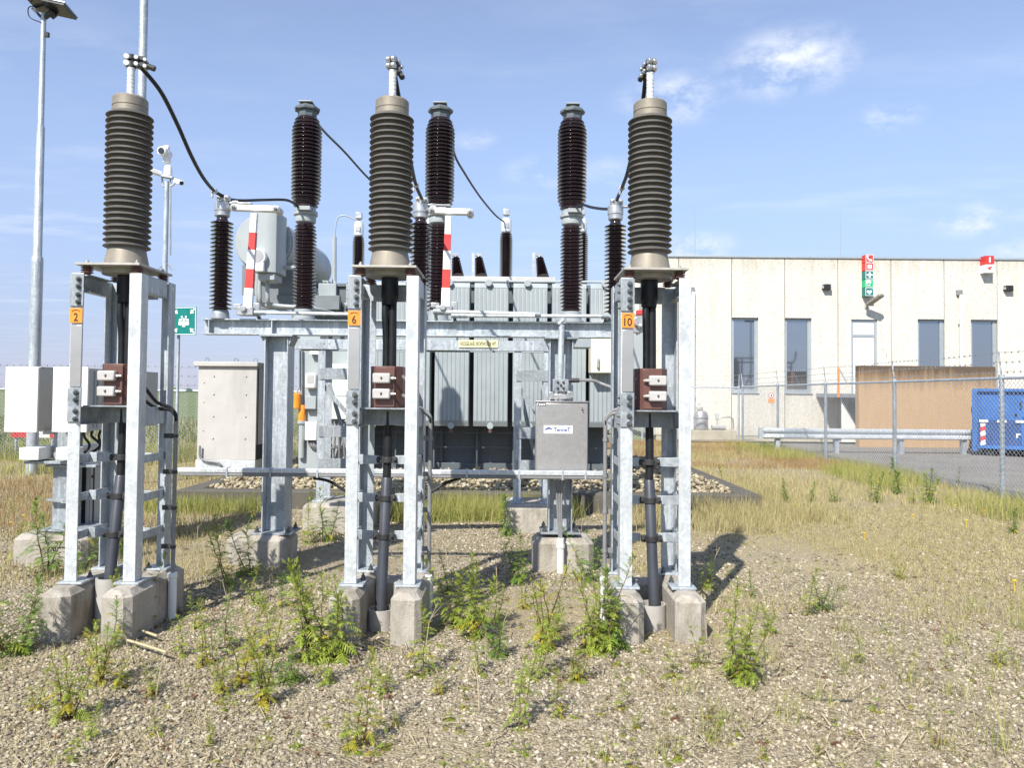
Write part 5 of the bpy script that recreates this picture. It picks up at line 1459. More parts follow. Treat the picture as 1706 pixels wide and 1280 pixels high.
# lightning rods
for px, y0 in ((1162, 345), (1408, 345)):
    x = bx(px, 400); t = tag(MB().tube([(x, YB2+.4, zt+.076), (x, YB2+.4, bz(y0))], [.018, .006], 6).build('lightning_rod', 'alu_frame', None, at=(x, YB2+.4, zt)), 'thin lightning rod on the roof, %s' % ('left one' if px < 1300 else 'above the red and green sign side'), 'lightning rod', 'lightning rods')
# intercom box beside door
t = thing('intercom_box', P(1470, 598, YB2), 'small white intercom box right of the white door', 'intercom')
b = MB(); a = P(1470, 602, YB2-.06); b.cbox((a.x, YB2-.06, a.z), (.18, .11, .40)); b.build('case', 'white_paint', t, bevel=.01); b = MB(); a = P(1475, 588, YB2-.05); b.tube([(a.x-.06, YB2-.05, a.z-.1), (a.x-.06, YB2-.05, a.z+.18)], .015, 6); b.tube([(a.x+.05, YB2-.05, a.z-.1), (a.x+.05, YB2-.05, a.z+.02)], .015, 6); b.build('conduit', 'grey_enclosure', t)

# tan screen wall
YW = 25.6
A, C = P(1431, 609, YW), P(1659, 611, YW)
b = MB(); b.box(A.x, C.x, YW, YW+.30, -.1, A.z); b.box(C.x-.3, C.x, YW+.301, YW+2.5, -.1, A.z)
tag(b.build('screen_wall', 'tan_wall', None, bevel=.02, at=(A.x, YW, 0)), 'tan rendered screen wall with dark stained top, in front of the building', 'wall')
# entrance landing with orange posts
YS = 26.9
t = thing('entrance_landing', P(1415, 660, YS), 'steel entrance landing with orange railing posts left of the tan wall', 'landing')
a, c = P(1399, 656, YS), P(1475, 663, YS)
b = MB(); b.box(a.x, c.x, YS, YB2-.02, c.z, a.z); b.build('platform', 'galvanised_old', t)
b = MB(); b.box(a.x+.15, a.x+.75, YS+.2, YS+.24, .06, c.z-.02); b.build('side_panel', 'light_enclosure', t)
b = MB(); b.prism([(a.x+.1, c.z-.02), (a.x+.75, c.z-.02), (a.x+.75, .5)], 'y', YS+.02, YS+.10); b.build('shade_wedge', 'dark_steel', t)  # dark triangle standing in for the shade under the landing
for px in (1397, 1431):
    q = P(px, 640, YS); b = MB(); b.box(q.x-.03, q.x+.03, YS-.03, YS+.03, c.z, P(px, 613, YS).z); b.build('railing_post', 'orange_steel', t)
b = MB(); b.bar(P(1399, 616, YS), P(1412, 640, YS), .04, .04); b.bar(P(1400, 628, YS), P(1430, 628, YS+.1), .025, .025); b.bar(P(1400, 640, YS), P(1430, 640, YS+.1), .025, .025); b.build('handrail', 'galvanised', t)
b = MB()
for k in range(8): b.box(c.x+.02+k*.26, c.x+.27+k*.26, YS+.1, YB2-.2, c.z-.05-k*.19, c.z-.02-k*.19)
b.build('steps', 'galvanised_old', t)
b = MB()
for k in range(5): q = P(1417+k*2.4, 700+2.5*k, YS+.6); b.cbox(q, (.10, .1, .55-.06*k))
tag(b.build('bundled_rods', 'red_paint', None, at=P(1420, 715, YS+.6)), 'red and white rods leaning under the entrance landing', 'rods')
# guard rail
YG = 22.6
A, C = P(1270, 722, YG), P(1622, 722, YG)
t = thing('guard_rail', (A.x, YG, 0), 'galvanised W-beam guard rail on short posts in front of the tan wall', 'guard rail')
zc = A.z; hh = .155
pr = [(0, -1), (-.28, -.80), (-.28, -.45), (.05, -.12), (.05, .12), (-.28, .45), (-.28, .80), (0, 1)]
poly = [(YG+u*.25, zc+v*hh) for u, v in pr]; poly2 = poly+[(y+.012, z) for y, z in reversed(poly)]
b = MB(); b.prism(poly2, 'x', A.x, C.x); b.build('beam', 'galvanised_bright', t, ang=20)
b = MB(); b.lathe((A.x, YG+.05, 0), [(.10, zc-hh), (.10, zc+hh)], 16); b.build('end_cap', 'galvanised', t)
for px in (1297, 1395, 1503, 1608):
    x = P(px, 740, YG).x; b = MB(); b.box(x-.06, x+.06, YG+.02, YG+.06, -.1, zc+.05); b.box(x-.06, x-.05, YG+.061, YG+.18, -.1, zc+.05); b.box(x+.05, x+.06, YG+.061, YG+.18, -.1, zc+.05); b.build('post', 'galvanised', t)
# gas bottle and valve on a low slab
q = P(1168, 722, 28.2)
b = MB(); b.box(P(1113, 730, 27.8).x, P(1226, 730, 27.8).x, 27.7, 28.95, .051, .40)
tag(b.build('concrete_slab', 'kerb_concrete', None, bevel=.02, at=(q.x, 28, 0)), 'low concrete slab at the foot of the building, left of the guard rail', 'slab')
t = thing('gas_cylinder', (q.x, 28.25, .40), 'dull stainless gas cylinder standing on the low slab', 'gas cylinder')
b = MB(); b.lathe((q.x, 28.25, .40), [(.24, 0), (.27, .03), (.27, .52), (.22, .66), (.12, .72), (.10, .74)], 24); b.build('body', 'stainless', t)
b = MB(); b.lathe((q.x-.05, 28.25, 1.14), [(.11, 0), (.12, .03), (.12, .10), (.06, .14)], 16); b.cbox((q.x-.05, 28.25, 1.32), (.08, .08, .12)); b.build('valve', 'grey_enclosure', t)
b = MB(); b.lathe((q.x, 28.25, .80), [(.271, 0), (.274, .005), (.274, .05), (.271, .055)], 24); b.build('band', 'pvc_grey', t)
t = thing('pump_valve', P(1200, 720, 28.3), 'small grey pump valve with a bent pipe beside the gas cylinder', 'valve')
q = P(1197, 722, 28.3); b = MB(); b.cbox((q.x, 28.3, .50), (.5, .25, .16)); b.cyl((q.x-.05, 28.3, .58), (q.x-.05, 28.3, .80), .04, 10); b.cbox((q.x-.05, 28.3, .90), (.12, .12, .24)); b.build('pump', 'grey_enclosure', t, bevel=.02)
b = MB(); b.tube(spline([(q.x+.1, 28.3, .85), (q.x+.35, 28.3, .88), (q.x+.52, 28.3, .80), (q.x+.55, 28.3, .41)], 5), .03, 8); b.build('pipe', 'stainless', t)
# blue waste container
yaw = R(-32); Mr = Matrix.Rotation(yaw, 3, 'Z'); O = P(1622, 700, 22.3); O.z = 0
t = thing('waste_container', O, 'blue steel waste container with white lettering behind the fence', 'container')
def W(x, y, z): return O+Mr @ Vector((x, y, z))
def cb(b, x0, x1, y0, y1, z0, z1): b.obox(W((x0+x1)/2, (y0+y1)/2, (z0+z1)/2), (x1-x0, y1-y0, z1-z0), Mr)
Lc, Dc, Hc = 5.6, 2.3, 1.90; zs = 1.0
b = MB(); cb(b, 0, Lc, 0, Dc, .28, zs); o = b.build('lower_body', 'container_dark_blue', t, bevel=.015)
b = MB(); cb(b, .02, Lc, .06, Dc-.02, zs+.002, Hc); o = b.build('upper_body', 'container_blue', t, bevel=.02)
b = MB(); cb(b, -.04, .10, -.05, .10, .12, Hc-.02); cb(b, -.03, Lc, -.04, .058, Hc-.06, Hc+.03); cb(b, -.02, Lc, -.05, .02, .2, .30)
for k in range(1, 5): cb(b, k*1.15, k*1.15+.07, -.03, -.001, .30, zs-.02)
b.build('frame', 'container_blue', t, bevel=.01)
b = MB(); cb(b, -.06, -.04, .05, .2, 1.2, 1.4); cb(b, .3, .34, 0, .06, Hc+.03, Hc+.06); cb(b, 1.0, 1.06, .02, .058, 1.15, 1.22); cb(b, 1.2, 1.26, .02, .058, 1.08, 1.15); cb(b, 1.13, 1.16, -.01, .058, 1.38, 1.56); b.build('hinge', 'vent_black', t)
b = MB()
for k in range(7): cb(b, .14+k*.44, .14+k*.44+.22, -.058, -.051, zs-.035, zs+.035)
b.build('reflective_strip', 'white_paint', t)
b = MB()
for k in range(5):
    b.mat(k % 2); za = .95-.135*(k+1); 
    xs = .17
    vs = [W(xs, -.01, za), W(xs+.12, -.01, za+.05), W(xs+.12, -.01, za+.185), W(xs, -.01, za+.135)]
    b.add(vs+[p+Mr @ Vector((0, .008, 0)) for p in vs], [(0, 1, 2, 3), (4, 5, 6, 7), (0, 1, 5, 4), (1, 2, 6, 5), (2, 3, 7, 6), (3, 0, 4, 7)])
b.build('warning_stripes', ['white_paint', 'red_paint'], t, smooth=False)
b = MB(); cb(b, 1.22, 2.4, .03, .058, 1.14, 1.66); b.build('document_panel', 'grey_enclosure', t)
b = MB(); text_to(b, 'renewi', W(1.46, -.006, .62), .86, .17, yaw)
for k in range(2):
    a0 = R(40) if k == 0 else R(220)
    b.tube([W(1.55+.25*math.cos(a), -.006, .62+.25*math.sin(a)) for a in [a0+R(130)*j/14 for j in range(15)]], .022, 6)
b.build('lettering', 'sticker_white', t, smooth=False)
b = MB(); cb(b, .2, Lc, .1, Dc-.1, .08, .27); cb(b, .3, .5, .05, .2, 0, .2); b.build('skids', 'vent_black', t)
# distant tree lines and masts along the horizon
rng = np.random.default_rng(8)
def far_trees(name, x0, x1, y, h, n, seed):
    r_ = np.random.default_rng(seed); xy = np.stack([r_.uniform(x0, x1, n), y+r_.uniform(-25, 25, n)], 1)
    return stones(name, xy, h*.4, h, 'leaf_dark', z=0, sub=1, flat=.5, seed=seed, label=None)
far_trees('tree_line', -2200, -420, 1500, 11, 500, 4)
far_trees('tree_line', -420, 1500, 1900, 9, 420, 6)
# striped barrier boards and red car-like marker at the left fence
A = P(20, 721, 19.0); B = P(46, 728, 19.0)
t = thing('barrier_board', (A.x, 19.0, 0), 'low red and white barrier board behind the left fence', 'barrier')
b = MB()
x0, x1 = P(18, 724, 19).x, P(92, 724, 19).x; n = 8
for k in range(n): b.mat(0 if k < 4 or k > 6 else 1); b.box(x0+(x1-x0)*k/n, x0+(x1-x0)*(k+1)/n, 19, 19.03, P(20, 729, 19).z, P(20, 719, 19).z)
b.build('board', ['red_paint', 'white_paint'], t, smooth=False)
b = MB()
for x in (x0+.1, x1-.1): b.box(x-.02, x+.02, 19.031, 19.07, 0, P(20, 719, 19).z)
b.build('leg', 'galvanised', t)

# yard fittings behind the photographer, seen only mirrored in the windows
def Q(px, py, D=62.0):
    p = P(px, py, D); return Vector((p.x, 2*(YB2+.115)-p.y, p.z))
t = thing('lamp_post', Vector((Q(1251, 600).x, Q(1251, 600).y, 0)), 'dark lamp post mirrored in the left window of the building', 'lamp post', 'galvanised lamp posts')
b = MB(); q = Q(1251, 536); b.tube([(q.x, q.y, -.1), (q.x, q.y, q.z)], [.09, .06], 10); b.build('shaft', 'galvanised_old', t)
for dx in (-5.5, 5.5): b = MB(); a = Q(1251+dx, 536); b.cbox((a.x, a.y, a.z+.05), (.42, .3, .14)); b.build('lamp_head', 'vent_black', t, bevel=.03)
t = thing('pipe_railing', Vector((Q(1240, 640).x, Q(1240, 640).y, 0)), 'dark pipe railing with round tank mirrored in the left window', 'railing')
b = MB()
for y in (597, 604, 626): b.tube([Q(1216, y), Q(1259, y)], .06, 8)
for x in (1236, 1259): a = Q(x, 597); b.tube([a, (a.x, a.y, 0)], .07, 8)
b.tube([Q(1240, 645), Q(1248, 630), Q(1251, 615)], .05, 8); b.build('rails', 'dark_steel', t)
b = MB(); c = Q(1215, 625, 64); b.lathe((c.x, c.y, c.z), [(.3, -1.6), (.8, -1.4), (.85, 0), (.8, 1.2), (.3, 1.5)], 20); b.lathe((c.x, c.y, 0), [(.2, 0), (.2, c.z-1.5)], 10); b.build('tank', 'dark_steel', t)
t = thing('bent_pipes', Vector((Q(1318, 640).x, Q(1318, 640).y, 0)), 'dark bent pipes mirrored in the second window from the left', 'pipes')
b = MB(); b.tube([Q(1308, 605), Q(1322, 604), Q(1325, 596), Q(1326, 586)], .07, 8); a = Q(1318, 605); b.tube([a, (a.x, a.y, 0)], .07, 8); b.tube([Q(1308, 612), Q(1318, 612)], .05, 8); b.tube([Q(1316, 635), Q(1331, 631), Q(1348, 628)], .07, 8); a = Q(1347, 628); b.tube([Q(1347, 616), (a.x, a.y, 0)], .06, 8); b.build('pipe', 'dark_steel', t)
# ------------------------------------------------------------------ gravel
def clump(x, y, s, seed):
    r_ = np.random.default_rng(seed); f = r_.normal(0, 1, (14, 2))*s; p = r_.uniform(0, 6.28, 14)
    v = 0
    for k in range(14): v = v+np.sin(f[k, 0]*x+f[k, 1]*y+p[k])
    return v/14**.5
rng = np.random.default_rng(2)
def sector(n, y0, y1, half=.70, pw=1.0):
    y = y0+(y1-y0)*rng.uniform(0, 1, n)**pw; x = rng.uniform(-half, half, n)*y*1.04; return x, y
parts = []
x, y = sector(84000, 2.6, 7.2, pw=.9); 
keep = clump(x, y, 1.6, 5)+rng.normal(0, .5, len(x)) > -.75
x, y = x[keep], y[keep]; xy = np.stack([x, y], 1)
stones('gravel', xy, .0052, .0165, 'pebbles', z=ground_h(x, y)-.010, sub=1, seed=31)
x, y = sector(52000, 7.0, 13.0); keep = (clump(x, y, 1.6, 5)+rng.normal(0, .55, len(x)) > -.2) & (x < 7.9) & ~((x > PXL-.1) & (x < PXR+.1) & (y > YP0-.1)); x, y = x[keep], y[keep]
stones('gravel', np.stack([x, y], 1), .008, .021, 'pebbles', z=ground_h(x, y)-.010, sub=0 if False else 1, seed=32)

# ------------------------------------------------------------------ grass
def blades(name, x, y, h, w, mat, lean=.35, seed=1, z=None, label=None):
    r_ = np.random.default_rng(seed); n = len(x)
    h = np.asarray(h)*r_.uniform(.6, 1.2, n); a = r_.uniform(0, 2*PI, n); b_ = r_.uniform(0, 2*PI, n); l = np.abs(r_.normal(0, lean, n))
    zb_ = ground_h(x, y)-.012 if z is None else z
    dx, dy = np.cos(a)*w/2, np.sin(a)*w/2; lx, ly = np.cos(b_)*l*h, np.sin(b_)*l*h
    z0 = zb_*np.ones(n)
    p = lambda k, u, s: np.stack([x+lx*k**1.8+dx*s, y+ly*k**1.8+dy*s, z0+h*k*(1-.25*l*k)], -1)
    V = np.stack([p(0, 0, -1), p(0, 0, 1), p(.5, 0, -.8), p(.5, 0, .8), p(1, 0, -.12), p(1, 0, .12)], 1).reshape(-1, 3)
    f = np.array([[0, 1, 3, 2], [2, 3, 5, 4]]); F = (f[None]+(np.arange(n)*6)[:, None, None]).reshape(-1, 4)
    return raw_mesh(name, V, F, mat, False, 'stuff', label)
def zone(n, x0, x1, y0, y1, seed, thr=None, s=1.2):
    r_ = np.random.default_rng(seed); x = r_.uniform(x0, x1, n); y = r_.uniform(y0, y1, n)
    if thr is not None:
        k = clump(x, y, s, seed+50)+r_.normal(0, .35, n) > thr; x, y = x[k], y[k]
    k = ~((x > PXL-.05) & (x < PXR+.05) & (y > YP0-.03) & (y < YP1)); k &= ~((x > 8.2) & (x < 60))
    return x[k], y[k]
# tall dry grass hugging the pit wall
x, y = zone(9000, -4.6, 4.3, 10.1, 10.88, 61, -.3); d = np.clip((y-10.0)/.9, 0, 1); blades('dry_grass', x, y, .10+.22*d, .006, ['dry_grass'], seed=1)
x, y = zone(7000, -2.4, 1.0, 9.9, 10.88, 62, -.2); blades('green_grass', x, y, .30, .006, ['green_grass'], seed=2)
x, y = zone(6000, 1.6, 4.6, 9.2, 11.6, 63, .0); blades('dry_grass', x, y, .22, .005, ['dry_grass'], seed=3)
x, y = zone(5000, 3.5, 4.6, 10.3, 15.0, 81, -.2); blades('dry_grass', x, y, .26, .006, ['dry_grass'], seed=17)
x, y = zone(5000, -5.4, -1.8, 10.2, 10.88, 82, -.1); blades('green_grass', x, y, .24, .006, ['green_grass'], seed=18)
# sparse dry turf on the right
x, y = zone(110000, 1.2, 8.2, 5.8, 13.0, 64, .0, 1.1); blades('dry_grass', x, y, .048, .0045, ['dry_grass'], seed=4, lean=.6)
x, y = zone(6000, 1.2, 8.2, 4.6, 8.0, 65, .55, 2.2); blades('dry_grass', x, y, .07, .004, ['dry_grass'], seed=5, lean=.6)
# along the right fence
x, y = zone(15000, 6.0, 8.25, 10.5, 26.0, 66, .0, 1.0); blades('dry_grass', x, y, .26*np.clip((x-5.6)/1.6, .3, 1), .007, ['dry_grass'], seed=6)
x, y = zone(11000, 6.6, 8.28, 10.5, 24.0, 67, .05, 1.0); blades('green_grass', x, y, .30, .007, ['green_grass'], seed=7)
x, y = zone(40000, 3.4, 8.2, 11.0, 26.8, 68, .05, .8); blades('dry_grass', x, y, .11, .009, ['dry_grass'], seed=8)
x, y = zone(30000, 3.0, 8.1, 17.5, 26.6, 75, -.1, .6); blades('dry_grass', x, y, .16, .009, ['brown_grass'], seed=15)
x, y = zone(9000, -9, -3.4, 8.6, 14.0, 76, .1, .7); blades('dry_grass', x, y, .16, .007, ['brown_grass'], seed=16)
# left side and beyond the left fence
x, y = zone(30000, -13, -3.4, 8.2, 18.0, 69, -.2); blades('dry_grass', x, y, .10, .008, ['dry_grass'], seed=9)
x, y = zone(14000, -14, -4.6, 14.5, 24.0, 70, -.1); blades('green_grass', x, y, .28, .010, ['green_grass'], seed=10)
x, y = zone(26000, -34, -3, 18.2, 46.0, 71, -.1, .4); blades('field_grass', x, y, .24, .03, ['field_blades'], seed=11)
x, y = zone(12000, -7, -2.0, 6.4, 10.0, 72, .1); blades('dry_grass', x, y, .09, .005, ['dry_grass'], seed=12)
# thin all over
x, y = sector(30000, 2.7, 10.5); k = (clump(x, y, 1.9, 91)+rng.normal(0, .4, len(x)) > .35) & ~((x > PXL) & (y > YP0)); blades('dry_grass', x[k], y[k], .05, .0035, ['dry_grass'], seed=13, lean=.8)
# fallen straw
def straws(n, y0, y1, seed):
    r_ = np.random.default_rng(seed); y = r_.uniform(y0, y1, n); x = r_.uniform(-.7, .7, n)*y; L = r_.uniform(.03, .16, n); a = r_.uniform(0, 2*PI, n); w = r_.uniform(.0012, .003, n)
    dx, dy = np.cos(a)*L/2, np.sin(a)*L/2; nx, ny = -np.sin(a)*w, np.cos(a)*w; z = ground_h(x, y)+r_.uniform(.004, .02, n)
    V = np.stack([np.stack([x-dx-nx, y-dy-ny, z], -1), np.stack([x+dx-nx, y+dy-ny, z+.008], -1), np.stack([x+dx+nx, y+dy+ny, z+.008], -1), np.stack([x-dx+nx, y-dy+ny, z], -1)], 1).reshape(-1, 3)
    return raw_mesh('straw', V, np.arange(n*4).reshape(-1, 4), 'straw', False, 'stuff')
straws(3200, 2.7, 9.5, 77)

# ------------------------------------------------------------------ leafy weeds
def weed_mesh(name, seed, nstem=1, nleaf=16, ll=.30, yellow=.05, rosette=6, bushy=1.0, mats=('leaf', 'leaf_yellow', 'stem', 'leaf_brown')):
    """plant of height 1; pinnate toothed leaves spiralling round the stems"""
    r_ = random.Random(seed); V = []; F = []; MI = []
    def leaf(base, az, el, L, droop, mi):
        d = Vector((math.cos(az)*math.cos(el), math.sin(az)*math.cos(el), math.sin(el))); side = Vector((-math.sin(az), math.cos(az), 0))
        side = (side+Vector((0, 0, r_.uniform(-.3, .3)))).normalized()
        n = 8; p = base.copy(); st = L/n; tw = r_.uniform(-.35, .35)
        for k in range(n):
            q = p+d*st
            up = side.cross(d).normalized()
            wv = L*.05
            i0 = len(V); V.extend([p-side*wv*.55, p+side*wv*.55, q+side*wv*.45, q-side*wv*.45]); F.append((i0, i0+1, i0+2, i0+3)); MI.append(mi)
            if k > 0:
                t = k/n; ll_ = L*(.10+.27*math.sin(PI*min(1, t*1.02))**.8)*r_.uniform(.55, 1.3)
                for s in (-1, 1):
                    u = (side*s*.85+d*.62+up*r_.uniform(-.15, .25)).normalized(); wd = d*st*.46
                    a = p+wd*.1; b1 = p+u*ll_*.55-wd*.55; b2 = p+u*ll_*.5+wd*.75; c = p+u*ll_-Vector((0, 0, ll_*.12))
                    i0 = len(V); V.extend([a-wd*.4, b1, c, b2, a+wd*.6]); F.append((i0, i0+1, i0+2, i0+3, i0+4)); MI.append(mi)
            p = q; d = (d+Vector((0, 0, -droop*st/L*1.6))+side*tw*st/L).normalized()
        u = d; i0 = len(V); e = L*.16
        V.extend([p-side*e*.35, p+u*e*.4-side*e*.5, p+u*e, p+u*e*.4+side*e*.5, p+side*e*.35]); F.append((i0, i0+1, i0+2, i0+3, i0+4)); MI.append(mi)
    for s in range(nstem):
        ang = r_.uniform(0, 6.28); lean = (.08+.20*(nstem > 1))*r_.uniform(.5, 1.4); H = 1.0 if s == 0 else r_.uniform(.55, .92)
        off = Vector((r_.uniform(-.06, .06), r_.uniform(-.06, .06), 0))*(nstem > 1)
        bx_, by_ = r_.uniform(-.12, .12), r_.uniform(-.12, .12); P0 = [off+Vector((math.cos(ang)*lean*t*H+bx_*t*t*H, math.sin(ang)*lean*t*H+by_*t*t*H, t*H*.93))+Vector((r_.uniform(-.014, .014), r_.uniform(-.014, .014), 0))*(t > 0) for t in [k/8 for k in range(9)]]
        for k in range(8):
            ra, rb = .010*(1-.8*k/8), .010*(1-.8*(k+1)/8); i0 = len(V)
            for pp, rr in ((P0[k], ra), (P0[k+1], rb)):
                for a in range(4): V.append(pp+Vector((math.cos(a*PI/2)*rr, math.sin(a*PI/2)*rr, 0)))
            for a in range(4): F.append((i0+a, i0+(a+1) % 4, i0+4+(a+1) % 4, i0+4+a)); MI.append(2)
        az = r_.uniform(0, 6.28)
        nl = int(nleaf*H)
        for k in range(nl):
            t = .10+.88*(k/(nl-1))**.9; az += 2.4+r_.uniform(-.4, .4); i = min(7, int(t*8)); base = P0[i].lerp(P0[i+1], t*8-i)
            if r_.random() < .12: continue
            L = ll*bushy*(1.12-.66*t**1.3)*r_.uniform(.5, 1.35); el = R(8)+R(58)*t**1.5+r_.uniform(-.15, .2)
            leaf(base, az, el, L, .9*(1-t*.6), 1 if r_.random() < yellow*(2.2 if t < .35 else .7) else 0)
        for k in range(5): leaf(P0[8], r_.uniform(0, 6.28), R(r_.uniform(50, 85)), ll*.26, .2, 1 if r_.random() < yellow else 0)
    for k in range(rosette):
        az = 6.28*k/max(1, rosette)+r_.uniform(-.4, .4); leaf(Vector((0, 0, .015)), az, R(r_.uniform(5, 35)), ll*r_.uniform(.7, 1.15), .8, 1 if r_.random() < yellow*2.5 else (3 if r_.random() < .06 else 0))
    me = bpy.data.meshes.new(name); me.from_pydata([tuple(v) for v in V], [], F)
    for m in mats: me.materials.append(M[m])
    me.polygons.foreach_set('material_index', MI); me.update(); return me
D_ = ('leaf_dark', 'leaf_yellow', 'stem', 'leaf_brown'); Yl = ('leaf', 'leaf_yellow', 'red_weed', 'leaf_brown')
WM = {}
for k_, args in {'a': (1, 56, .19, .03, 6, 1.0), 'b': (2, 46, .18, .05, 6, 1.0), 'c': (4, 38, .185, .06, 8, 1.0), 'd': (2, 60, .20, .02, 4, 1.0), 'e': (3, 50, .19, .03, 5, 1.0), 'y': (2, 56, .16, .36, 5, 1.0), 'z': (5, 40, .15, .38, 4, 1.0), 'r': (2, 12, .34, .10, 12, 1.0), 's': (6, 34, .19, .06, 9, 1.0), 't': (1, 52, .20, .05, 3, 1.0)}.items():
    mt_ = D_ if k_ in 'det' else (Yl if k_ in 'yz' else ('leaf', 'leaf_yellow', 'stem', 'leaf_brown'))
    WM[k_] = [weed_mesh('weed', ord(k_)*10+q_, *args, mats=mt_) for q_ in range(3)]
KINDW = {'a': 'single-stemmed leafy green weed', 'b': 'two-stemmed leafy green weed', 'c': 'bushy green weed', 'd': 'slender dark green weed', 'e': 'dark green twin-stemmed weed', 'y': 'yellowing upright weed', 'z': 'yellow clumped weed', 'r': 'low spreading green weed', 's': 'wide bushy green weed', 't': 'thin dark weed'}
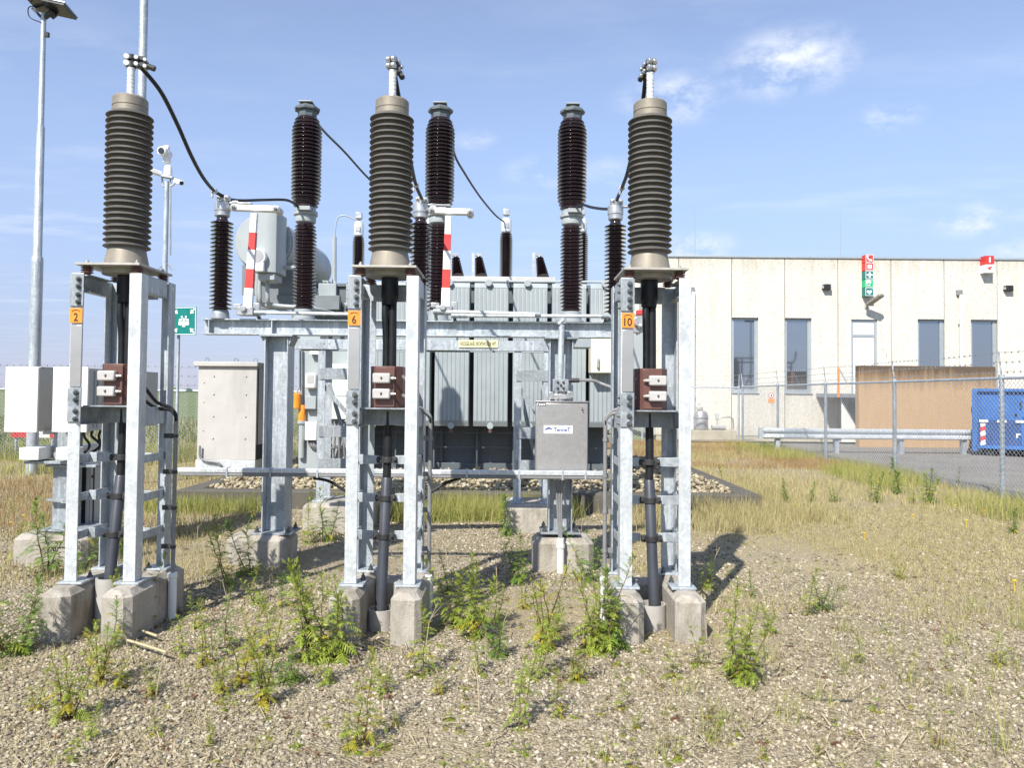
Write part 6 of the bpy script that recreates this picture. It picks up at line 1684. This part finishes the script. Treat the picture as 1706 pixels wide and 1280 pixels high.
weeds = [
 # px, py(base), height px, kind, where
 (112, 1195, 150, 'z', 'in the gravel at the lower left'), (45, 1085, 120, 'd', 'at the left edge beside the first footing'), (20, 1085, 180, 'b', 'at the far left edge of the gravel'),
 (190, 1075, 90, 't', 'before the left block of the first footing'), (225, 1045, 120, 's', 'against the right block of the first footing'), (165, 1135, 110, 'z', 'just in front of the first footing'),
 (200, 1140, 70, 'y', 'left of the lying sticks'), (115, 1265, 50, 'r', 'at the bottom left corner'), (255, 1150, 60, 'y', 'right of the lying sticks'),
 (215, 930, 90, 'd', 'behind the right leg of the stand numbered 2'), (80, 960, 130, 'e', 'before the footing of the white control boxes'), (128, 985, 100, 'd', 'between control box footing and the first stand'),
 (340, 1100, 105, 'y', 'between the first and second footings'), (375, 1075, 100, 't', 'in front of the gantry column footing'), (385, 975, 110, 'b', 'at the left side of the gantry column footing'),
 (415, 960, 95, 'd', 'right of the gantry column footing front'), (445, 1165, 130, 'z', 'left of the second footing, in open gravel'), (372, 1150, 75, 'z', 'at the left middle of the gravel'),
 (415, 1090, 80, 'y', 'half way between the first and second footings'), (520, 880, 60, 'd', 'behind the gantry column to its right'), (545, 900, 85, 'e', 'left of the middle stand near the wall'),
 (512, 905, 75, 'a', 'right of the left gantry column foot'), (420, 870, 50, 'a', 'before the pit wall, left of the gantry column'),
 (520, 1095, 175, 's', 'left of the second footing, largest there'), (565, 1090, 150, 'c', 'touching the left block of the second footing'), (548, 1130, 90, 'b', 'in front of the left block of the second footing'),
 (600, 1235, 150, 'y', 'at the bottom centre left'), (585, 1245, 60, 'r', 'at the bottom centre, low'), (705, 1120, 115, 'a', 'at the right corner of the second footing'),
 (690, 1120, 50, 'r', 'under the right corner of the second footing'), (790, 1060, 140, 's', 'right of the second footing, in the tower shadow'), (760, 1040, 120, 'c', 'right of the second footing, nearer to it'),
 (825, 1030, 80, 'b', 'right of the second footing, on the far side'), (845, 890, 70, 'd', 'against the pit wall behind the shadow'), (868, 970, 90, 'e', 'left of the cabinet footing'), (872, 1010, 60, 'y', 'before the cabinet footing, small'),
 (905, 1080, 150, 'z', 'in front of the cabinet footing'), (925, 1190, 75, 'a', 'low at the bottom centre right'), (865, 1210, 130, 'b', 'at the bottom centre'), (930, 1050, 60, 't', 'right below the white drain pipe'),
 (1000, 1090, 170, 's', 'left of the third footing, largest there'), (975, 1085, 100, 'c', 'left of the third footing, on its left'), (985, 965, 90, 'e', 'right of the cabinet footing'), (1020, 1080, 130, 'd', 'touching the left block of the third footing'),
 (960, 940, 60, 'd', 'behind the cabinet footing'), (1100, 1035, 45, 'r', 'growing between the blocks of the third footing'), (1120, 1135, 50, 'r', 'in front of the third footing'), (1165, 1115, 60, 'r', 'at the right front corner of the third footing'),
 (1222, 1140, 150, 'b', 'right of the third footing'), (1240, 1150, 130, 's', 'right of the third footing, lower and wider'), (1345, 1030, 80, 'a', 'in open gravel at centre right'), (1180, 985, 60, 'c', 'in the shadow of the third tower'),
 (1308, 838, 42, 'd', 'near the pit corner, first of a loose row'), (1352, 836, 34, 'd', 'near the pit corner, second of a loose row'), (1390, 836, 36, 'e', 'near the pit corner, third of a loose row'), (1455, 836, 55, 'e', 'before the fence, left of its second post'),
 (1497, 820, 60, 'd', 'at the foot of the second fence post'), (1520, 838, 45, 'a', 'right of the second fence post, low'), (1545, 838, 60, 'e', 'right of the second fence post, tall'), (1597, 805, 25, 't', 'between the second and first fence posts'),
 (1686, 885, 42, 'd', 'right of the nearest fence post'), (1230, 760, 22, 't', 'in the far dry grass before the building'), (1375, 755, 28, 'd', 'at the third fence post'), (1270, 758, 20, 'd', 'in the far dry grass near the guard rail end'),
 (1660, 1100, 60, 'y', 'at the right edge, small and yellow'), (1205, 805, 30, 'r', 'behind the right end of the pit wall'), (30, 930, 60, 'c', 'at the left edge behind the first stand'), (290, 880, 40, 'd', 'at the left end of the pit wall'),
 (305, 1085, 70, 'a', 'in open gravel right of the lying sticks'), (330, 1045, 60, 'b', 'between the first footing and the gantry footing'), (455, 1085, 110, 'a', 'left of the large clump at the second footing'), (480, 1130, 70, 'e', 'in front of the large clump at the second footing'),
 (405, 1130, 120, 'y', 'left of the large clump, in bare gravel'), (425, 1005, 70, 'b', 'in front of the gantry footing right side'), (60, 1180, 70, 'y', 'at the lower left, left of the yellow clump'), (150, 1225, 60, 'a', 'low right of the yellow clump at the lower left'),
 (260, 1215, 45, 'r', 'flat on the gravel at the lower left middle'), (350, 1235, 50, 'y', 'at the bottom left middle, small'), (640, 1150, 60, 'b', 'in front of the second footing, small'), (730, 1150, 60, 'y', 'right front of the second footing, small and yellow'),
 (800, 1120, 70, 'a', 'in open gravel right of the second footing'), (830, 1090, 90, 'e', 'in open gravel between second and third footings'), (745, 985, 70, 'b', 'beside the conduit of the middle stand'), (885, 1130, 120, 'b', 'in front of the cabinet footing, nearer the camera'),
 (960, 1135, 70, 'z', 'left of the third footing in front of the big clump'), (1060, 1215, 40, 'y', 'at the bottom right of centre, small'), (1290, 1060, 50, 'b', 'right of the third footing clump, small'), (1370, 1020, 60, 'e', 'beside the open gravel weed at centre right'),
 (1435, 1110, 50, 'a', 'in open gravel at right, small'), (1575, 1110, 40, 'r', 'flat in the gravel at the right'), (1500, 960, 40, 'y', 'in the dry turf at the right'), (1250, 1000, 45, 't', 'beyond the third tower shadow'),
 (470, 1010, 60, 't', 'right of the gantry footing, thin'), (660, 1200, 40, 'y', 'below the second footing, tiny'), (1035, 1180, 45, 'r', 'below the third footing on its left'), (300, 1010, 45, 'y', 'right of the first footing, tiny'),
]
rw = random.Random(5)
WG = 'weeds in the gravel'
for i, (px, py, hp, k, where) in enumerate(weeds):
    g = G(px, py); hgt = hp*g.y/1280*1.05
    o = bpy.data.objects.new('weed', WM[k][i % 3]); COL.objects.link(o)
    o.location = (g.x, g.y, float(ground_h(g.x, g.y))-.015); sxy = hgt*rw.uniform(.9, 1.15)*(1.0 if hgt > .3 else 1.15)
    o.scale = (sxy, sxy, hgt); o.rotation_euler = (rw.uniform(-.08, .08), rw.uniform(-.08, .08), rw.uniform(0, 6.28))
    tag(o, '%s %s' % (KINDW[k], where), 'weed', WG)
# small sprigs nobody could count
def sprigs():
    r_ = random.Random(17); V = []; F = []; MI = []
    protos = [weed_mesh('p', 40+k, 1, 5, .5, .12, 7, 1.0, Yl) for k in range(4)]
    for i in range(900):
        y = 2.9+9*r_.random()**1.3; x = r_.uniform(-.7, .7)*y
        if y > YP0-.1 and PXL < x < PXR: continue
        if x > 7.8: continue
        s = r_.uniform(.03, .10)*(1.3 if r_.random() < .15 else 1); me = protos[i % 4]; a = r_.uniform(0, 6.28); ca, sa = math.cos(a)*s, math.sin(a)*s; n0 = len(V); z = float(ground_h(x, y))-.008
        hz_ = s*r_.uniform(.5, 1.1); red = r_.random() < .3
        for v in me.vertices: V.append((x+v.co.x*ca-v.co.y*sa, y+v.co.x*sa+v.co.y*ca, z+v.co.z*hz_))
        for p in me.polygons: F.append(tuple(n0+j for j in p.vertices)); MI.append(2 if red else p.material_index)
    me = bpy.data.meshes.new('ground_cover'); me.from_pydata(V, [], F)
    for m in ('leaf', 'leaf_yellow', 'red_weed', 'leaf_brown'): me.materials.append(M[m])
    me.polygons.foreach_set('material_index', MI); o = bpy.data.objects.new('ground_cover', me); COL.objects.link(o); o['kind'] = 'stuff'
    for p in protos: bpy.data.meshes.remove(p)
sprigs()
# tufts of thin green grass on the right
r_ = np.random.default_rng(101); X = []; Yy = []; H = []
for px, py, hp in ((1180,1240,80),(1210,1205,40),(1410,1120,70),(1415,1060,60),(1520,1140,80),(1545,1020,40),(1590,1070,60),(1640,1120,70),(1590,1155,50),(1665,1245,90),(1100,1255,60),(1570,1250,50),(1290,1110,40),(1690,1110,40),(1320,1205,60),(1480,1090,30),(1000,1265,40),(1625,1010,40),(1375,1180,40),(150,890,50),(735,860,60),(790,850,60),(20,860,50),(1440,930,30),(1700,1040,60),(440,1240,30),(1145,1165,40)):
    g = G(px, py); n = 30; X.append(g.x+r_.normal(0, .045, n)); Yy.append(g.y+r_.normal(0, .045, n)); H.append(hp*g.y/1280*r_.uniform(.35, 1.2, n))
blades('green_grass', np.concatenate(X), np.concatenate(Yy), np.concatenate(H), .0038, ['green_grass'], seed=14, lean=.45)
# yellow flower heads in the grass
r_ = np.random.default_rng(55); fl = []
for px, py in ((1505,806),(1592,853),(1521,866),(1330,848),(1640,860),(1690,985),(40,870),(62,850),(75,858),(100,840),(1290,800),(1440,900),(1345,790),(18,880),(130,865),(1610,880)):
    g = G(px, py); fl.append((g.x, g.y, .05+.05*r_.random()))
b = MB()
for x, y, z in fl: b.sphere((x, y, z), .018, 8, 5, (1, 1, .5)); b.tube([(x, y, -.02), (x, y, z)], .003, 4)
o = b.build('flower_heads', 'yellow_flower'); o['kind'] = 'stuff'
# lying sticks
for pts, lab in ((((190, 1043), (225, 1055), (262, 1068)), 'pale dry stick lying by the first footing, upper one'), (((212, 1075), (245, 1085), (278, 1096)), 'pale dry stick lying by the first footing, lower one'), (((1335, 1165), (1360, 1176), (1420, 1178)), 'thin dark twig lying on open gravel at the right')):
    W_ = [G(*p) for p in pts]; W_ = [w+Vector((0, 0, .03)) for w in W_]; b = MB(); b.tube(spline(W_, 4), .009 if 'pale' in lab else .005, 6)
    tag(b.build('dry_stick', 'straw' if 'pale' in lab else 'dark_steel', None, at=W_[0]), lab, 'stick')

r_ = random.Random(71); b = MB()
for k in range(60):
    y = r_.uniform(4.0, 9.5); x = r_.uniform(-.66, .45)*y; h_ = r_.uniform(.12, .42); a = r_.uniform(0, 6.28); l = r_.uniform(.05, .45)
    p0 = Vector((x, y, -.02)); p1 = p0+Vector((math.cos(a)*l*h_*.4, math.sin(a)*l*h_*.4, h_*.6)); p2 = p0+Vector((math.cos(a)*l*h_*1.3, math.sin(a)*l*h_*1.3, h_*(1-.4*l)))
    b.tube([p0, p1, p2], [.0035, .0028, .001], 4)
    for q in range(r_.randint(0, 3)): d = Vector((r_.uniform(-.06, .06), r_.uniform(-.06, .06), r_.uniform(.02, .07))); b.tube([p1.lerp(p2, r_.random()), p1.lerp(p2, r_.random())+d], [.002, .0007], 4)
o = b.build('dead_stalks', 'straw'); o['kind'] = 'stuff'
# ------------------------------------------------------------------ sky and sun
world = bpy.data.worlds.new('World'); scene.world = world; world.use_nodes = True
nt = world.node_tree; nt.nodes.clear()
SUN_EL, SUN_AZ = R(44), R(25)   # light travels towards +Y and +X
ldir = Vector((math.sin(SUN_AZ)*math.cos(SUN_EL), math.cos(SUN_AZ)*math.cos(SUN_EL), -math.sin(SUN_EL)))
sky = nt.nodes.new('ShaderNodeTexSky'); sky.sky_type = 'NISHITA'; sky.sun_disc = False
sky.sun_elevation = SUN_EL; sky.sun_rotation = math.atan2(-ldir.x, -ldir.y); sky.altitude = 0; sky.air_density = 1.0; sky.dust_density = .15; sky.ozone_density = 1.6
tc = nt.nodes.new('ShaderNodeTexCoord')
v = tc.outputs['Generated']
sep = nt.nodes.new('ShaderNodeSeparateXYZ'); nt.links.new(v, sep.inputs[0])
def math_(op, a, b=None, c=None):
    n = nt.nodes.new('ShaderNodeMath'); n.operation = op
    for i, q in enumerate((a, b, c)):
        if q is None: continue
        if isinstance(q, (int, float)): n.inputs[i].default_value = q
        else: nt.links.new(q, n.inputs[i])
    return n.outputs[0]
# cloud layer: project the view direction on a high plane
zc = math_('MAXIMUM', sep.outputs[2], .03)
cx_ = math_('DIVIDE', sep.outputs[0], zc); cy_ = math_('DIVIDE', sep.outputs[1], zc)
comb = nt.nodes.new('ShaderNodeCombineXYZ'); nt.links.new(cx_, comb.inputs[0]); nt.links.new(cy_, comb.inputs[1])
n1 = noise(nt, mapping(nt, comb.outputs[0], (.55, 1.0, 1), (3.3, 1.2, 0)), 2.2, 9, .62)
n2 = noise(nt, mapping(nt, comb.outputs[0], (.25, .8, 1), (7.0, 4.0, 0)), .9, 5, .55)
wisps = math_('MULTIPLY', ramp(nt, n1, [(.47, (0,0,0)), (.74, (1,1,1))]), ramp(nt, n2, [(.42, (0,0,0)), (.66, (.75,.75,.75))]))
# a few real cloud banks at fixed places in the sky
bank = None
for px, py, wd, st in ((1310, 105, .085, 1.0), (1120, 165, .07, .8), (1165, 412, .05, .9), (1625, 368, .045, .9), (1690, 412, .04, .6), (1480, 195, .04, .6), (790, 232, .03, .5), (900, 288, .05, .5), (1010, 290, .05, .35)):
    d = ray(px, py).normalized()
    vm = nt.nodes.new('ShaderNodeVectorMath'); vm.operation = 'SUBTRACT'; nt.links.new(v, vm.inputs[0]); vm.inputs[1].default_value = d
    vs = nt.nodes.new('ShaderNodeVectorMath'); vs.operation = 'MULTIPLY'; nt.links.new(vm.outputs[0], vs.inputs[0]); vs.inputs[1].default_value = (1, 1, 2.2)
    vl = nt.nodes.new('ShaderNodeVectorMath'); vl.operation = 'LENGTH'; nt.links.new(vs.outputs[0], vl.inputs[0])
    mr = nt.nodes.new('ShaderNodeMapRange'); mr.interpolation_type = 'SMOOTHSTEP'; mr.inputs['From Min'].default_value = wd*1.25; mr.inputs['From Max'].default_value = wd*.1; mr.inputs['To Max'].default_value = st
    nt.links.new(vl.outputs['Value'], mr.inputs[0])
    bank = mr.outputs[0] if bank is None else math_('MAXIMUM', bank, mr.outputs[0])
nb = noise(nt, mapping(nt, v, (1, 1, 1.8), (2, 5, 1)), 16, 8, .64)
bankn = math_('MULTIPLY', bank, ramp(nt, nb, [(.40, (0,0,0)), (.64, (1,1,1))]))
cl = math_('MAXIMUM', math_('MULTIPLY', wisps, .5), math_('MULTIPLY', bankn, .95))
bg = nt.nodes.new('ShaderNodeBackground'); out = nt.nodes.new('ShaderNodeOutputWorld')
SKY = .110
lowm = nt.nodes.new('ShaderNodeMapRange'); lowm.interpolation_type = 'SMOOTHSTEP'; lowm.inputs['From Min'].default_value = .42; lowm.inputs['From Max'].default_value = -.02; lowm.inputs['To Max'].default_value = .82
nt.links.new(sep.outputs[2], lowm.inputs[0])
haze = mix(nt, lowm.outputs[0], sky.outputs[0], (1.42, 1.84, 3.25))
veil = mix(nt, .06, haze, (7.0, 4.9, 6.4))
colr = mix(nt, cl, veil, (5.2, 5.4, 5.8))
nt.links.new(colr, bg.inputs[0]); bg.inputs[1].default_value = SKY
nt.links.new(bg.outputs[0], out.inputs[0])
sun = bpy.data.lights.new('sun', 'SUN'); sun.energy = 4.0; sun.angle = R(.53); sun.color = (1, .955, .88)
so = bpy.data.objects.new('sun', sun); COL.objects.link(so); so.rotation_euler = ldir.to_track_quat('-Z', 'Y').to_euler()
so.location = (-6, -12, 14)
scene.view_settings.view_transform = 'Standard'; scene.view_settings.look = 'None'; scene.view_settings.exposure = .90; scene.view_settings.gamma = 1; scene.view_settings.use_curve_mapping = False
scene.cycles.max_bounces = 6; scene.cycles.diffuse_bounces = 3; scene.cycles.glossy_bounces = 3; scene.cycles.transmission_bounces = 3
scene.cycles.use_denoising = True
